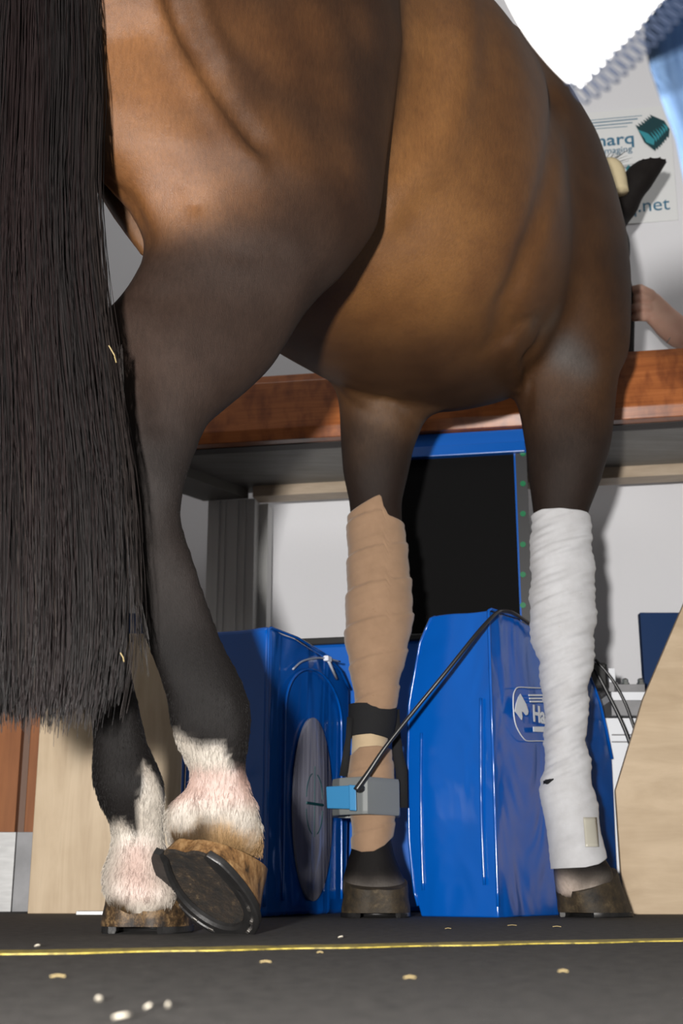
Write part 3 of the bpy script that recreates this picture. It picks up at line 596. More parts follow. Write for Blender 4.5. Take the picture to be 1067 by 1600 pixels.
# ------------------------------------------------------------------ the horse: one continuous body from blended volumes
class Field:
    def __init__(s, lo, hi, h):
        s.lo, s.h = np.array(lo, float), h; s.n = np.ceil((np.array(hi)-s.lo)/h).astype(int)+1
        s.F = np.full(s.n, 1e3, np.float32)
    def box(s, lo, hi):
        a = np.clip(np.floor((np.asarray(lo)-s.lo)/s.h).astype(int), 0, s.n-1); b = np.clip(np.ceil((np.asarray(hi)-s.lo)/s.h).astype(int)+1, 1, s.n)
        sl = tuple(slice(i, j) for i, j in zip(a, b))
        ax = [(s.lo[k]+s.h*np.arange(a[k], b[k])).astype(np.float32) for k in range(3)]
        return sl, ax[0][:, None, None], ax[1][None, :, None], ax[2][None, None, :]
    def union(s, sl, d, k):
        F = s.F[sl]; hh = np.clip(.5+.5*(F-d)/k, 0, 1); s.F[sl] = F*(1-hh)+d*hh-k*hh*(1-hh)
    def zloft(s, T, k=.03, sig=.02, phi=0.0, cap0=True):
        """T rows: z, cx, cy, rx, ry[, phi]; horizontal elliptic slices"""
        T = np.array(sorted(map(tuple, T)), float); m = .10; R = T[:, 3:5].max(1)
        lo = [(T[:, 1]-R).min()-m, (T[:, 2]-R).min()-m, T[0, 0]-m]; hi = [(T[:, 1]+R).max()+m, (T[:, 2]+R).max()+m, T[-1, 0]+m]
        sl, X, Y, Z = s.box(lo, hi); z = Z.ravel(); zq = np.clip(z, T[0, 0], T[-1, 0])
        cx, cy, rx, ry = (smooth_table(T[:, 0], T[:, i], zq, sig).astype(np.float32)[None, None, :] for i in (1, 2, 3, 4))
        ph = smooth_table(T[:, 0], T[:, 5], zq, sig).astype(np.float32)[None, None, :] if T.shape[1] > 5 else np.float32(phi)
        dx, dy = X-cx, Y-cy; c, sn = np.cos(ph), np.sin(ph); u, v = dx*c+dy*sn, -dx*sn+dy*c
        kk = np.sqrt((u/rx)**2+(v/ry)**2)+1e-6; g = np.sqrt((u/rx**2)**2+(v/ry**2)**2)+1e-6
        d = kk*(kk-1)/g; d = np.minimum(d, kk*50)
        over = np.abs(Z-zq[None, None, :]); d = np.where(over > 0, np.sqrt(np.maximum(d, 0)**2+over**2)+np.minimum(d, 0)*0, d)
        s.union(sl, d.astype(np.float32), k)
    def axloft(s, O, f, T, k=.04, sig=.04):
        """T rows: s, lateral offset, z centre, right half, left half, up, down; slices across horizontal heading f"""
        T = np.array(T, float); f = np.asarray(f, float); r = np.array([f[1], -f[0]])
        R = T[:, 3:].max()+.15; ends = np.array([np.array(O)+f*T[0, 0], np.array(O)+f*T[-1, 0]])
        lo = [*(ends.min(0)-R), (T[:, 2]-T[:, 6]).min()-.1]; hi = [*(ends.max(0)+R), (T[:, 2]+T[:, 5]).max()+.1]
        sl, X, Y, Z = s.box(lo, hi)
        S = (X-O[0])*f[0]+(Y-O[1])*f[1]; U = (X-O[0])*r[0]+(Y-O[1])*r[1]; Sc = np.clip(S, T[0, 0], T[-1, 0])
        tb_ = np.linspace(T[0, 0], T[-1, 0], 300); tab = [smooth_table(T[:, 0], T[:, i], tb_, sig) for i in range(1, 7)]
        of, zc, ar, al, bu, bd = (np.interp(Sc.ravel(), tb_, t).reshape(Sc.shape) for t in tab)
        u = U-of; v = Z-zc; a = np.where(u > 0, ar, al); b = np.where(v > 0, bu, bd)
        p = 2.4
        kk = (np.abs(u/a)**p+np.abs(v/b)**p)**(1/p)+1e-6; d = (kk-1)*np.minimum(a, b)
        over = np.abs(S-Sc); d = np.where(over > 0, np.sqrt(np.maximum(d, 0)**2+over**2), d)
        s.union(sl, d.astype(np.float32), k)
    def capsule(s, pts, rs, k=.02, flat=(1, 1, 1)):
        pts = np.asarray(pts, float); R = max(rs)+.08
        sl, X, Y, Z = s.box(pts.min(0)-R, pts.max(0)+R); D = None
        for a, b, ra, rb in zip(pts, pts[1:], rs, rs[1:]):
            ab = b-a; t = np.clip(((X-a[0])*ab[0]+(Y-a[1])*ab[1]+(Z-a[2])*ab[2])/max(ab@ab, 1e-9), 0, 1)
            d = np.sqrt((X-a[0]-ab[0]*t)**2+(Y-a[1]-ab[1]*t)**2+(Z-a[2]-ab[2]*t)**2)-(ra+(rb-ra)*t)
            D = d if D is None else np.minimum(D, d)
        s.union(sl, D.astype(np.float32), k)
    def ellipsoid(s, c, r, Mx=None, k=.03):
        c = np.asarray(c, float); r = np.asarray(r, float); R = r.max()+.08; sl, X, Y, Z = s.box(c-R, c+R)
        Mx = np.eye(3) if Mx is None else Mx
        q = [(X-c[0])*Mx[0, i]+(Y-c[1])*Mx[1, i]+(Z-c[2])*Mx[2, i] for i in range(3)]
        kk = np.sqrt(sum((q[i]/r[i])**2 for i in range(3)))+1e-6; g = np.sqrt(sum((q[i]/r[i]**2)**2 for i in range(3)))+1e-6
        s.union(sl, (kk*(kk-1)/g).astype(np.float32), k)
    def hit(s, x, y, Y0=1.2, Y1=3.6):
        """first point of the surface seen along a picture ray"""
        Ys = np.arange(Y0, Y1, .004); r = ray(x, y); P_ = CAMP+r*(Ys/r[1])[:, None]
        ix = np.round((P_-s.lo)/s.h).astype(int); ok = np.all((ix >= 0) & (ix < s.n), 1)
        for p, i, o in zip(P_, ix, ok):
            if o and s.F[tuple(i)] < 0: return p
        return None
    def carve(s, pts, amp, rad):
        """smooth groove (amp > 0) or ridge (amp < 0) along a line of points"""
        pts = np.asarray([p for p in pts if p is not None]);
        if len(pts) < 2: return
        sl, X, Y, Z = s.box(pts.min(0)-3*rad, pts.max(0)+3*rad); D = None
        for a, b in zip(pts, pts[1:]):
            ab = b-a; t = np.clip(((X-a[0])*ab[0]+(Y-a[1])*ab[1]+(Z-a[2])*ab[2])/max(ab@ab, 1e-9), 0, 1)
            d = (X-a[0]-ab[0]*t)**2+(Y-a[1]-ab[1]*t)**2+(Z-a[2]-ab[2]*t)**2; D = d if D is None else np.minimum(D, d)
        s.F[sl] += (amp*np.exp(-D/rad**2)).astype(np.float32)
    def mesh(s):
        F = s.F; ins = F < 0; n = s.n
        cnt = np.zeros(n-1, np.uint8)
        for i in (0, 1):
            for j in (0, 1):
                for k in (0, 1): cnt += ins[i:n[0]-1+i, j:n[1]-1+j, k:n[2]-1+k]
        act = np.argwhere((cnt > 0) & (cnt < 8)); vid = np.full(n-1, -1, np.int32); vid[tuple(act.T)] = np.arange(len(act))
        acc = np.zeros((len(act), 3)); ce = np.zeros(len(act))
        cor = [(i, j, k) for i in (0, 1) for j in (0, 1) for k in (0, 1)]
        val = {c: F[act[:, 0]+c[0], act[:, 1]+c[1], act[:, 2]+c[2]].astype(float) for c in cor}
        for c in cor:
            for ax in range(3):
                if c[ax] == 0:
                    d = list(c); d[ax] = 1; d = tuple(d); a, b = val[c], val[d]; m = (a < 0) != (b < 0)
                    t = np.where(m, a/np.where(m, a-b, 1), 0); p = np.array(c, float)[None]+0*acc; p[:, ax] += t
                    acc[m] += p[m]; ce[m] += 1
        V = s.lo+s.h*(act+acc/ce[:, None]); faces = []
        for ax in range(3):
            o = [i for i in range(3) if i != ax]
            a = np.take(ins, range(0, n[ax]-1), ax); b = np.take(ins, range(1, n[ax]), ax); e = np.argwhere(a != b)
            e = e[np.all([(e[:, q] > 0) & (e[:, q] < n[q]-1) for q in o], 0)]
            flip = ins[tuple(e.T)]
            def at_(d0, d1): q = e.copy(); q[:, o[0]] -= d0; q[:, o[1]] -= d1; return vid[tuple(q.T)]
            Q = np.column_stack([at_(1, 1), at_(0, 1), at_(0, 0), at_(1, 0)])
            fl = flip if ax != 1 else ~flip
            Q[~fl] = Q[~fl][:, ::-1]; faces.append(Q)
        return V, np.concatenate(faces)

def mesh_from(name, V, Q):
    me = bpy.data.meshes.new(name); me.vertices.add(len(V)); me.vertices.foreach_set('co', V.astype(np.float32).ravel())
    me.loops.add(Q.size); me.loops.foreach_set('vertex_index', Q.astype(np.int32).ravel())
    me.polygons.add(len(Q)); me.polygons.foreach_set('loop_start', np.arange(0, Q.size, 4, dtype=np.int32))
    me.update(calc_edges=True); me.validate(); return me
def laplace(V, Q, it, lam=.5):
    E = np.concatenate([Q[:, [0, 1]], Q[:, [1, 2]], Q[:, [2, 3]], Q[:, [3, 0]]]); deg = np.bincount(E.ravel(), minlength=len(V)).astype(float)
    for i in range(it):
        l_ = lam if i % 2 == 0 else -lam*1.03
        S = np.column_stack([np.bincount(E[:, 0], V[E[:, 1], k], len(V))+np.bincount(E[:, 1], V[E[:, 0], k], len(V)) for k in range(3)])
        V = V+l_*(S/deg[:, None]-V)
    return V

HS = 0.009
B = Field((-.95, 1.18, .02), (1.15, 3.75, 2.02), HS)
HD = math.radians(33); FW = np.array([math.sin(HD), math.cos(HD)]); OH = np.array([-.30, 1.74])
# trunk: s, lateral, z centre, right half, left half, up, down
TRUNK = [(-.20, 0, 1.38, .10, .16, .20, .14), (-.12, 0, 1.40, .17, .22, .28, .2), (.0, 0, 1.41, .20, .26, .33, .26), (.2, 0, 1.41, .19, .27, .36, .34), (.34, 0, 1.41, .215, .30, .40, .355), (.48, 0, 1.41, .29, .33, .46, .37),
         (.65, 0, 1.41, .35, .33, .49, .38), (.85, 0, 1.41, .34, .32, .50, .38), (1.02, 0, 1.40, .29, .28, .50, .355), (1.16, 0, 1.38, .22, .21, .42, .28), (1.26, 0, 1.36, .14, .14, .28, .2)]
B.axloft(OH, FW, TRUNK, .05)
B.capsule([np.array([.22, 2.50, 1.62]), np.array([.40, 2.80, 1.62])], [.20, .18], .08)
# right haunch and hind leg, top to hoof: y, xl, xr, Y, q (depth ratio), phi
def stat2(rows):
    T = []
    for y, xl, xr, Y, q, ph in rows:
        ph = math.radians(ph); c = at((xl+xr)/2, y, Y); w = (xr-xl)/2*slant(c)/F_PX
        A = w/math.sqrt(math.cos(ph)**2+(q*math.sin(ph))**2); T.append((c[2], c[0], c[1], A, A*q, ph))
    return T
RH = [(-200, 300, 440, 1.86, .6, 40), (-175, 210, 520, 1.85, .6, 40), (-130, 120, 598, 1.83, .6, 39), (-80, 80, 628, 1.81, .58, 38), (0, 78, 633, 1.79, .56, 36), (100, 84, 620, 1.78, .55, 34), (200, 100, 606, 1.77, .55, 32), (270, 130, 599, 1.76, .55, 31),
      (310, 165, 592, 1.75, .55, 30), (350, 205, 570, 1.75, .56, 30), (380, 224, 550, 1.745, .57, 29), (405, 233, 533, 1.74, .58, 28), (430, 230, 507, 1.735, .58, 27), (450, 222, 490, 1.73, .57, 26), (475, 206, 470, 1.725, .55, 26), (500, 186, 456, 1.72, .53, 25),
      (525, 158, 440, 1.713, .53, 25), (551, 155, 424, 1.706, .53, 25), (576, 158, 402, 1.698, .54, 25), (600, 163, 378, 1.69, .56, 25), (627, 168, 349, 1.68, .6, 25), (652, 172, 322, 1.67, .66, 25), (702, 176, 303, 1.66, .72, 20), (753, 184, 287, 1.65, .74, 15),
      (804, 193, 281, 1.65, .70, 10), (829, 199, 286, 1.65, .66, 8), (880, 205, 304, 1.65, .58, 5), (930, 211, 320, 1.655, .52, 5), (981, 221, 338, 1.66, .48, 5), (1010, 231, 350, 1.66, .48, 5), (1061, 251, 377, 1.66, .52, 5), (1097, 262, 391, 1.665, .58, 5),
      (1127, 265, 394, 1.67, .60, 5), (1150, 272, 391, 1.67, .60, 5), (1172, 280, 386, 1.675, .60, 5), (1203, 297, 384, 1.68, .64, 5), (1225, 299, 387, 1.685, .64, 5), (1243, 285, 396, 1.685, .56, 5), (1262, 257, 404, 1.69, .44, 5), (1285, 254, 409, 1.695, .42, 5),
      (1308, 257, 411, 1.70, .42, 5), (1326, 264, 410, 1.712, .38, 5), (1342, 290, 408, 1.74, .36, 5)]
B.zloft(stat2(RH), .018, .008)
B2 = Field(B.lo, B.lo+B.h*(B.n-1), B.h); B2.zloft(stat2(RH), .018, .008)
# inner thigh fold behind the right buttock
B.zloft(stat2([(180, 110, 240, 1.80, .8, 30), (260, 140, 250, 1.80, .8, 30), (300, 152, 252, 1.80, .8, 30), (340, 176, 256, 1.80, .8, 30), (380, 205, 262, 1.80, .7, 30), (405, 224, 268, 1.80, .6, 30)]), .012, .01)
# left hind leg
LH = [(-190, -20, 120, 1.82, .9, 0), (-160, -90, 150, 1.80, .9, 0), (-100, -160, 165, 1.77, .9, 0), (0, -190, 160, 1.75, .9, 0), (150, -185, 150, 1.74, .9, 0), (250, -160, 145, 1.74, .8, 0), (320, -130, 140, 1.74, .75, 0), (400, -90, 138, 1.74, .7, 0), (480, -50, 140, 1.73, .65, 0), (560, -10, 142, 1.71, .6, 0), (620, 20, 146, 1.70, .6, 0), (700, 45, 152, 1.69, .75, 0), (760, 60, 156, 1.69, .8, 0), (830, 80, 162, 1.69, .8, 0), (900, 100, 172, 1.70, .75, 0), (960, 116, 186, 1.71, .75, 0),
      (1010, 130, 196, 1.715, .75, 0), (1050, 137, 205, 1.72, .75, 0), (1085, 139, 213, 1.72, .75, 0), (1112, 140, 219, 1.72, .78, 0), (1160, 147, 229, 1.725, .8, 0), (1190, 144, 243, 1.73, .8, 0), (1220, 144, 256, 1.73, .8, 0), (1250, 152, 258, 1.735, .8, 0), (1280, 168, 255, 1.74, .8, 0), (1300, 176, 254, 1.75, .8, 0), (1330, 171, 262, 1.755, .75, 0),
      (1360, 160, 268, 1.75, .72, 0), (1375, 157, 274, 1.748, .7, 0), (1395, 161, 278, 1.738, .66, 0), (1410, 166, 274, 1.738, .64, 0), (1424, 180, 264, 1.738, .66, 0), (1437, 202, 248, 1.742, .8, 0)]
B.zloft(stat2(LH), .02, .008)
# left front leg
LF = [(420, 560, 760, 2.52, .8, 50), (500, 540, 740, 2.54, .8, 50), (550, 530, 715, 2.56, .8, 45), (590, 527, 694, 2.58, .75, 35), (620, 528, 680, 2.60, .75, 25), (650, 531, 665, 2.60, .78, 15), (700, 533, 646, 2.60, .85, 0), (740, 536, 638, 2.60, .9, 0), (785, 546, 627, 2.60, .88, 0), (870, 551, 630, 2.60, .88, 0), (950, 551, 636, 2.60, .88, 0), (1000, 549, 631, 2.60, .84, 0), (1060, 560, 618, 2.60, .82, 0), (1150, 560, 600, 2.61, .9, 0), (1200, 555, 604, 2.61, .9, 0), (1250, 552, 611, 2.61, .86, 0), (1290, 556, 608, 2.60, .86, 0),
      (1320, 551, 612, 2.60, .95, 0), (1345, 543, 618, 2.60, .9, 0), (1370, 536, 630, 2.60, .8, 0), (1390, 533, 639, 2.585, .72, 0), (1405, 536, 636, 2.585, .66, 0), (1418, 545, 628, 2.585, .64, 0), (1428, 562, 612, 2.59, .7, 0)]
B.zloft(stat2(LF), .035, .012)
# right shoulder and front leg
RF = [(68, 735, 800, 2.44, .5, 55), (80, 715, 850, 2.44, .5, 55), (100, 700, 884, 2.45, .5, 55), (130, 700, 908, 2.46, .5, 55), (200, 715, 953, 2.48, .5, 52), (270, 725, 978, 2.50, .5, 50), (340, 735, 994, 2.51, .52, 48), (400, 745, 998, 2.52, .55, 46), (450, 760, 996, 2.53, .6, 44), (500, 780, 992, 2.55, .65, 40), (545, 797, 987, 2.57, .7, 34), (580, 800, 969, 2.58, .75, 26), (620, 804, 963, 2.59, .8, 18), (650, 813, 960, 2.60, .82, 10), (700, 822, 953, 2.60, .88, 0), (750, 827, 939, 2.60, .95, 0),
      (805, 834, 917, 2.60, .88, 0), (850, 836, 917, 2.60, .88, 0), (900, 838, 921, 2.60, .88, 0), (950, 837, 922, 2.60, .88, 0), (985, 837, 921, 2.60, .88, 0), (1030, 848, 919, 2.60, .85, 0), (1080, 855, 912, 2.60, .85, 0), (1130, 858, 909, 2.60, .85, 0), (1180, 859, 909, 2.60, .85, 0), (1250, 853, 922, 2.60, .85, 0), (1290, 863, 925, 2.59, .85, 0), (1330, 868, 935, 2.57, .9, 0),
      (1350, 864, 951, 2.57, .95, 0), (1365, 865, 961, 2.585, .88, 0), (1385, 867, 958, 2.595, .8, 0), (1400, 870, 944, 2.60, .78, 0), (1415, 876, 928, 2.605, .75, 0)]
B.zloft(stat2(RF), .03, .012)
# neck and head (mostly hidden behind the shoulder)
nk = [np.array([.30, 2.62, 1.42]), np.array([.46, 2.86, 1.56]), np.array([.60, 3.08, 1.68]), np.array([.695, 3.22, 1.76])]
B.capsule(nk, [.21, .17, .135, .10], .06)
B.capsule([np.array([.24, 2.55, 1.66]), np.array([.42, 2.82, 1.70]), np.array([.58, 3.05, 1.76]), np.array([.69, 3.22, 1.79])], [.18, .14, .10, .07], .06)
B.capsule([np.array([.69, 3.24, 1.78]), at(968, 322, 3.26)], [.07, .045], .03)
hd = [np.array([.70, 3.24, 1.76]), np.array([.755, 3.36, 1.66]), np.array([.772, 3.44, 1.53]), np.array([.782, 3.46, 1.42]), np.array([.785, 3.46, 1.37])]
B.capsule(hd, [.09, .085, .075, .062, .055], .04)
ear = [at(975, 318, 3.24), at(985, 296, 3.23), at(1000, 277, 3.22), at(1016, 260, 3.21), at(1036, 238, 3.20), at(1061, 204, 3.20)]
B.capsule(ear, [.040, .042, .042, .034, .024, .0105], .02)
PT = lambda L: [B.hit(*p) for p in L]
# muscle lines: shoulder groove, flank fold, buttock grooves and the crest between them, gaskin tendon, chest folds
B.carve(PT([(862, 60), (868, 150), (868, 230), (850, 320), (820, 400), (792, 470), (782, 530)]), .016, .035)
B.carve(PT([(262, -30), (284, 50), (322, 115), (366, 180), (400, 225)]), .016, .018)
B.carve(PT([(228, -30), (246, 20), (280, 90), (328, 165), (372, 228), (400, 258)]), -.012, .016)
B.carve(PT([(722, -20), (728, 90), (714, 180), (682, 240), (632, 290), (604, 325)]), -.012, .035)
B.carve(PT([(668, -20), (672, 90), (655, 190), (620, 250)]), .006, .035)
B.carve(PT([(300, -30), (318, 30), (345, 85)]), -.012, .016)
B.carve(PT([(230, 375), (221, 345), (205, 318), (190, 300), (175, 285)]), .009, .012)
B.carve(PT([(262, 255), (290, 290), (305, 320)]), .006, .012)
B.carve(PT([(360, 395), (390, 402), (415, 395), (440, 392)]), .003, .010)
B.carve(PT([(225, 420), (205, 470), (190, 520), (205, 600), (212, 680)]), -.004, .016)
B.carve(PT([(245, 470), (235, 530), (240, 600), (245, 660)]), .007, .022)
B.carve(PT([(460, 470), (480, 430), (500, 400), (530, 350)]), -.004, .03)
B.carve(PT([(810, 505), (835, 498), (850, 512), (838, 540), (820, 560)]), .007, .016)
B.carve(PT([(800, 535), (806, 570), (810, 610), (806, 640)]), -.009, .014)
B.carve(PT([(822, 560), (826, 600), (822, 640)]), .006, .014)
B.carve(PT([(600, 620), (630, 640), (650, 655)]), .006, .015)
B.carve(PT([(545, 610), (590, 640), (640, 645), (680, 640)]), -.006, .016)
B.carve(PT([(355, 1090), (360, 1120), (362, 1160)]), -.004, .015)
B.carve(PT([(310, 1165), (305, 1200), (318, 1235)]), .005, .012)
B.carve(PT([(296, 1262), (300, 1285), (296, 1310)]), .012, .010)
B.carve(PT([(205, 1300), (212, 1330), (216, 1380)]), .004, .010)
B.carve(PT([(208, 1270), (212, 1295)]), .006, .012)
B.carve(PT([(214, 1395), (216, 1420)]), .007, .010)
V, Q = B.mesh(); V = laplace(V, Q, 6)
horse = empty('horse', (-.05, 2.1, 0), 'dark bay horse seen from behind with white hind socks and bandaged front legs', 'horse')
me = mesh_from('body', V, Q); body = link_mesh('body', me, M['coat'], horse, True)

# coat colour: bay pattern, with barrel light and belly shade painted in
nV = len(V); me.update(); NRM = np.zeros(nV*3, np.float32); me.vertices.foreach_get('normal', NRM); NRM = NRM.reshape(-1, 3)
def nz(f, s): return vnoise(V, f, s)
def mix(a, b, t): return a*(1-t[:, None])+np.asarray(b)[None]*t[:, None]
def sstep(x, a, b): t = np.clip((x-a)/(b-a), 0, 1); return t*t*(3-2*t)
zj = V[:, 2]+.03*nz(16, 1)
col = np.tile(np.array([.165, .068, .018]), (nV, 1))
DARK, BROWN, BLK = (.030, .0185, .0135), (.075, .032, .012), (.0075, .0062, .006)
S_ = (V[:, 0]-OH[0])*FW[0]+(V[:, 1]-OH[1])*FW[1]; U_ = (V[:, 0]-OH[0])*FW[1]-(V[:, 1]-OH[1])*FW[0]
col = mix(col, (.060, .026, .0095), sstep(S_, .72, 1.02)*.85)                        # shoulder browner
col = mix(col, DARK, sstep(-zj, -1.12, -.93)*sstep(S_, .25, .4))        # dark belly and forearm coat, belly shade painted in too
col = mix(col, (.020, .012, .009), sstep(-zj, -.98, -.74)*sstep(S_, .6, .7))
def blob(px, R, c, s=1.0, noise=.25):
    global col
    for x, y in px:
        p = B.hit(x, y)
        if p is None: continue
        d = np.linalg.norm(V-p, axis=1)/R+noise*nz(18, 3); col = mix(col, c, s*np.exp(-np.clip(d, 0, 9)**2*1.2))
# hindquarter: dark brown thigh, golden buttock
iB = np.clip(np.round((V-B2.lo)/B2.h).astype(int), 0, B2.n-1); hind = sstep(-B2.F[tuple(iB.T)], -.035, -.012)
col = mix(col, (.050, .0225, .0105), hind)
blob([(470, 60), (560, 100), (440, 250), (560, 250), (500, 330), (400, 120)], .10, (.034, .017, .010), .6)
blob([(480, 30), (440, 100), (500, 60), (460, 240), (380, 300), (400, 60), (520, 150), (420, 200), (360, 30), (560, 40), (540, 250)], .05, (.12, .048, .014), .6)
blob([(150, 20), (160, 120), (175, 200), (200, 260), (230, 150), (250, 240), (270, 310), (235, 330), (200, 60), (290, 280), (230, 40), (190, 300), (300, 130)], .062, (.25, .105, .034), .8)
blob([(330, 190), (340, 250)], .05, (.15, .062, .02), .6)
blob([(180, 310), (200, 350), (215, 380)], .035, (.17, .075, .025), .8)
low = sstep(-zj, -1.02, -.90)*sstep(-S_, -.45, -.3)
col = mix(col, (.036, .021, .015), low); col = mix(col, (.020, .0155, .014), sstep(-zj, -.75, -.6)*sstep(-S_, -.5, -.4)); col = mix(col, BLK, sstep(-zj, -.50, -.34))
# inner face of the left front forearm is lighter, dusty patches on shoulder point
blob([(600, 640), (640, 655), (590, 625)], .05, (.12, .058, .022), .8); blob([(570, 700)], .05, (.06, .033, .018), .6)
blob([(660, 470), (600, 480), (700, 400), (640, 300), (680, 200), (660, 80)], .11, (.27, .118, .032), .75)  # lit left side of the barrel, painted brighter in the coat colour
blob([(880, 555), (900, 560), (915, 575), (880, 540)], .035, (.085, .075, .07), .55)
blob([(835, 500), (850, 510), (870, 495)], .03, (.10, .075, .055), .5)
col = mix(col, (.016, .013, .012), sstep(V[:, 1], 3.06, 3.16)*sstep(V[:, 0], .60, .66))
# white socks of the hind legs
pj = np.array([proj(v) for v in V]); PX, PY = pj[:, 0], pj[:, 1]
isR = (V[:, 1] < 1.95) & (V[:, 2] < .6)
# sock lines follow each leg's own height, higher on the inner side
def legsplit(rowsA, rowsB):
    ta, tb2 = np.array(stat2(rowsA)), np.array(stat2(rowsB)); ta = ta[ta[:, 0].argsort()]; tb2 = tb2[tb2[:, 0].argsort()]
    da = np.abs(V[:, 0]-np.interp(V[:, 2], ta[:, 0], ta[:, 1])); db = np.abs(V[:, 0]-np.interp(V[:, 2], tb2[:, 0], tb2[:, 1]))
    ca = (V[:, 0]-np.interp(V[:, 2], ta[:, 0], ta[:, 1]))/np.interp(V[:, 2], ta[:, 0], ta[:, 3]); cb = (V[:, 0]-np.interp(V[:, 2], tb2[:, 0], tb2[:, 1]))/np.interp(V[:, 2], tb2[:, 0], tb2[:, 3])
    return da < db, ca, cb
onR, cR, cL = legsplit(RH, LH)
zlev = lambda y, Y: at(300, y, Y)[2]
wh = .55*np.array([1.05, 1.0, .92])+.0*0; WHITE, PINK = (.40, .36, .31), (.42, .27, .23)
fine = .008*vnoise(V*np.array([1, 1, .22]), 170, 8)+.006*nz(60, 4)
lineR = np.interp(cR, [-1, -.6, 0, .35, .8, 1], [zlev(1120, 1.62), zlev(1146, 1.62), zlev(1150, 1.6), zlev(1158, 1.6), zlev(1205, 1.62), zlev(1215, 1.62)])
lineL = np.interp(cL, [-1, -.45, .12, .2, .45, .62, .85, 1], [zlev(1285, 1.69), zlev(1282, 1.68), zlev(1296, 1.68), zlev(1262, 1.68), zlev(1222, 1.68), zlev(1178, 1.69), zlev(1205, 1.7), zlev(1240, 1.7)])
mR = isR & onR; mL = isR & ~onR
tR = np.where(mR, sstep(lineR-V[:, 2]+fine, -.004, .012), 0); tL = np.where(mL, sstep(lineL-V[:, 2]+fine, -.004, .010), 0)
col = mix(col, WHITE, np.maximum(tR, tL))
pinkR = np.where(mR, sstep(zlev(1185, 1.62)-V[:, 2]+.5*fine, 0, .02)*sstep(V[:, 2]-zlev(1262, 1.62), -.005, .02), 0)*.75
pinkL = np.where(mL, np.exp(-((cL-.05)/.6)**2)*sstep(zlev(1300, 1.69)-V[:, 2], 0, .02)*sstep(V[:, 2]-zlev(1412, 1.69), -.01, .02), 0)*.7
col = mix(col, PINK, np.clip(pinkR+pinkL+.0, 0, 1))
# manure stains and horn at the heels
DIRT = (.060, .036, .016); HORN = (.30, .185, .085)
dl = np.interp(cR, [-1, -.6, -.45, -.2, .2, 1], [zlev(1275, 1.62), zlev(1288, 1.62), zlev(1300, 1.62), zlev(1278, 1.6), zlev(1276, 1.6), zlev(1296, 1.62)])
td = np.where(mR, sstep(dl-V[:, 2]+1.3*fine+.006*nz(45, 9), -.004, .012), 0); col = mix(col, HORN, td)
col = mix(col, DIRT, td*sstep(nz(30, 12)-1.0*(cR+.05), -.35, .45))
dl2 = np.interp(cL, [-1, -.6, 0, .5, 1], [zlev(1400, 1.69), zlev(1412, 1.68), zlev(1432, 1.68), zlev(1418, 1.68), zlev(1400, 1.69)])
td = np.where(mL, sstep(dl2-V[:, 2]+1.2*fine, -.003, .010), 0); col = mix(col, DIRT, td)
# pale hair at the front coronets
frt = (V[:, 1] > 2.4) & (V[:, 2] < .30)
zf_ = V[:, 2]; tw = np.where(frt, np.exp(-((zf_-(np.where(V[:, 0] > .3, .066, .056)+.5*fine))/.015)**2), 0)
col = mix(col, (.30, .26, .225), np.clip(tw, 0, 1)*np.where(V[:, 0] > .3, .8, .5)*(.6+.4*np.clip(nz(60, 20), -1, 1)))
blob([(885, 1388), (893, 1400)], .028, (.62, .52, .45), .95, .15); blob([(925, 1385)], .018, (.5, .43, .37), .8, .2)
td = np.where(frt, sstep(.046+.4*fine-zf_, 0, .012), 0); col = mix(col, (.040, .028, .016), td)
col = np.clip(col, 0, 1)*np.where(col.max(1) > .3, .8, .70)[:, None]
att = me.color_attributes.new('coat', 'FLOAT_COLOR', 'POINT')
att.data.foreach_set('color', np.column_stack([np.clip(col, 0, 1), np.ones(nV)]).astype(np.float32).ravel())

# ------------------------------------------------------------------ hooves and the raised shoe
def hoof_outline(W, L, n=40):
    pts = []
    for t in np.linspace(-math.pi*.80, math.pi*.80, n):
        x = .5*W*math.sin(t)*(1.0 if abs(t) < 1.57 else .985+.0*t); y = .5*L*math.cos(t)
        if abs(t) > 1.57: x = .5*W*(1-.30*((abs(t)-1.57)/.95)**2)*math.copysign(1, t); y = -.5*L*(abs(t)-1.57)/.95*.92
        pts.append((x, y))
    return np.array(pts)
def hoof_round(W, L, n=56):
    t = np.linspace(-math.pi, math.pi, n, endpoint=False); c, s_ = np.cos(t), np.sin(t)
    x = .5*W*np.sign(s_)*np.abs(s_)**np.where(c < 0, .62, 1.0)*np.where(c < 0, 1-.10*c*c, 1)
    y = .5*L*np.where(c > 0, c, -np.abs(c)**.9*.93); y = y+np.where(c < -.8, .006*np.exp(-(x/.012)**2), 0)
    return np.column_stack([x, y])
def hoof(W, L, heel, toe, frame, O, mat, label=None, shrink=.84, back=.016, floor_cap=True):
    """frame columns: lateral, toe direction, up from the sole"""
    o2 = hoof_round(W, L); rings = []
    for t in np.linspace(0, 1, 7):
        k = 1-(1-shrink)*t; hgt = np.interp(o2[:, 1], [-.5*L, .5*L], [heel, toe])*t
        loc = np.column_stack([o2[:, 0]*k*(1+.012*math.sin(t*9)), o2[:, 1]*k-back*t, hgt]); rings.append(O+loc@frame.T)
    c = rings[-1].mean(0); rings.append(c+(rings[-1]-c)*.6)
    bm = bmesh.new(); R_h = add_rings(bm, list(rings), cap=False); bm.faces.new(R_h[-1])
    if floor_cap: bm.faces.new(R_h[0][::-1])
    h = obj_bm('hoof', bm, mat, horse, True); h.data.set_sharp_from_angle(angle=math.radians(50))
    if label: h['label'] = label
    return h, o2
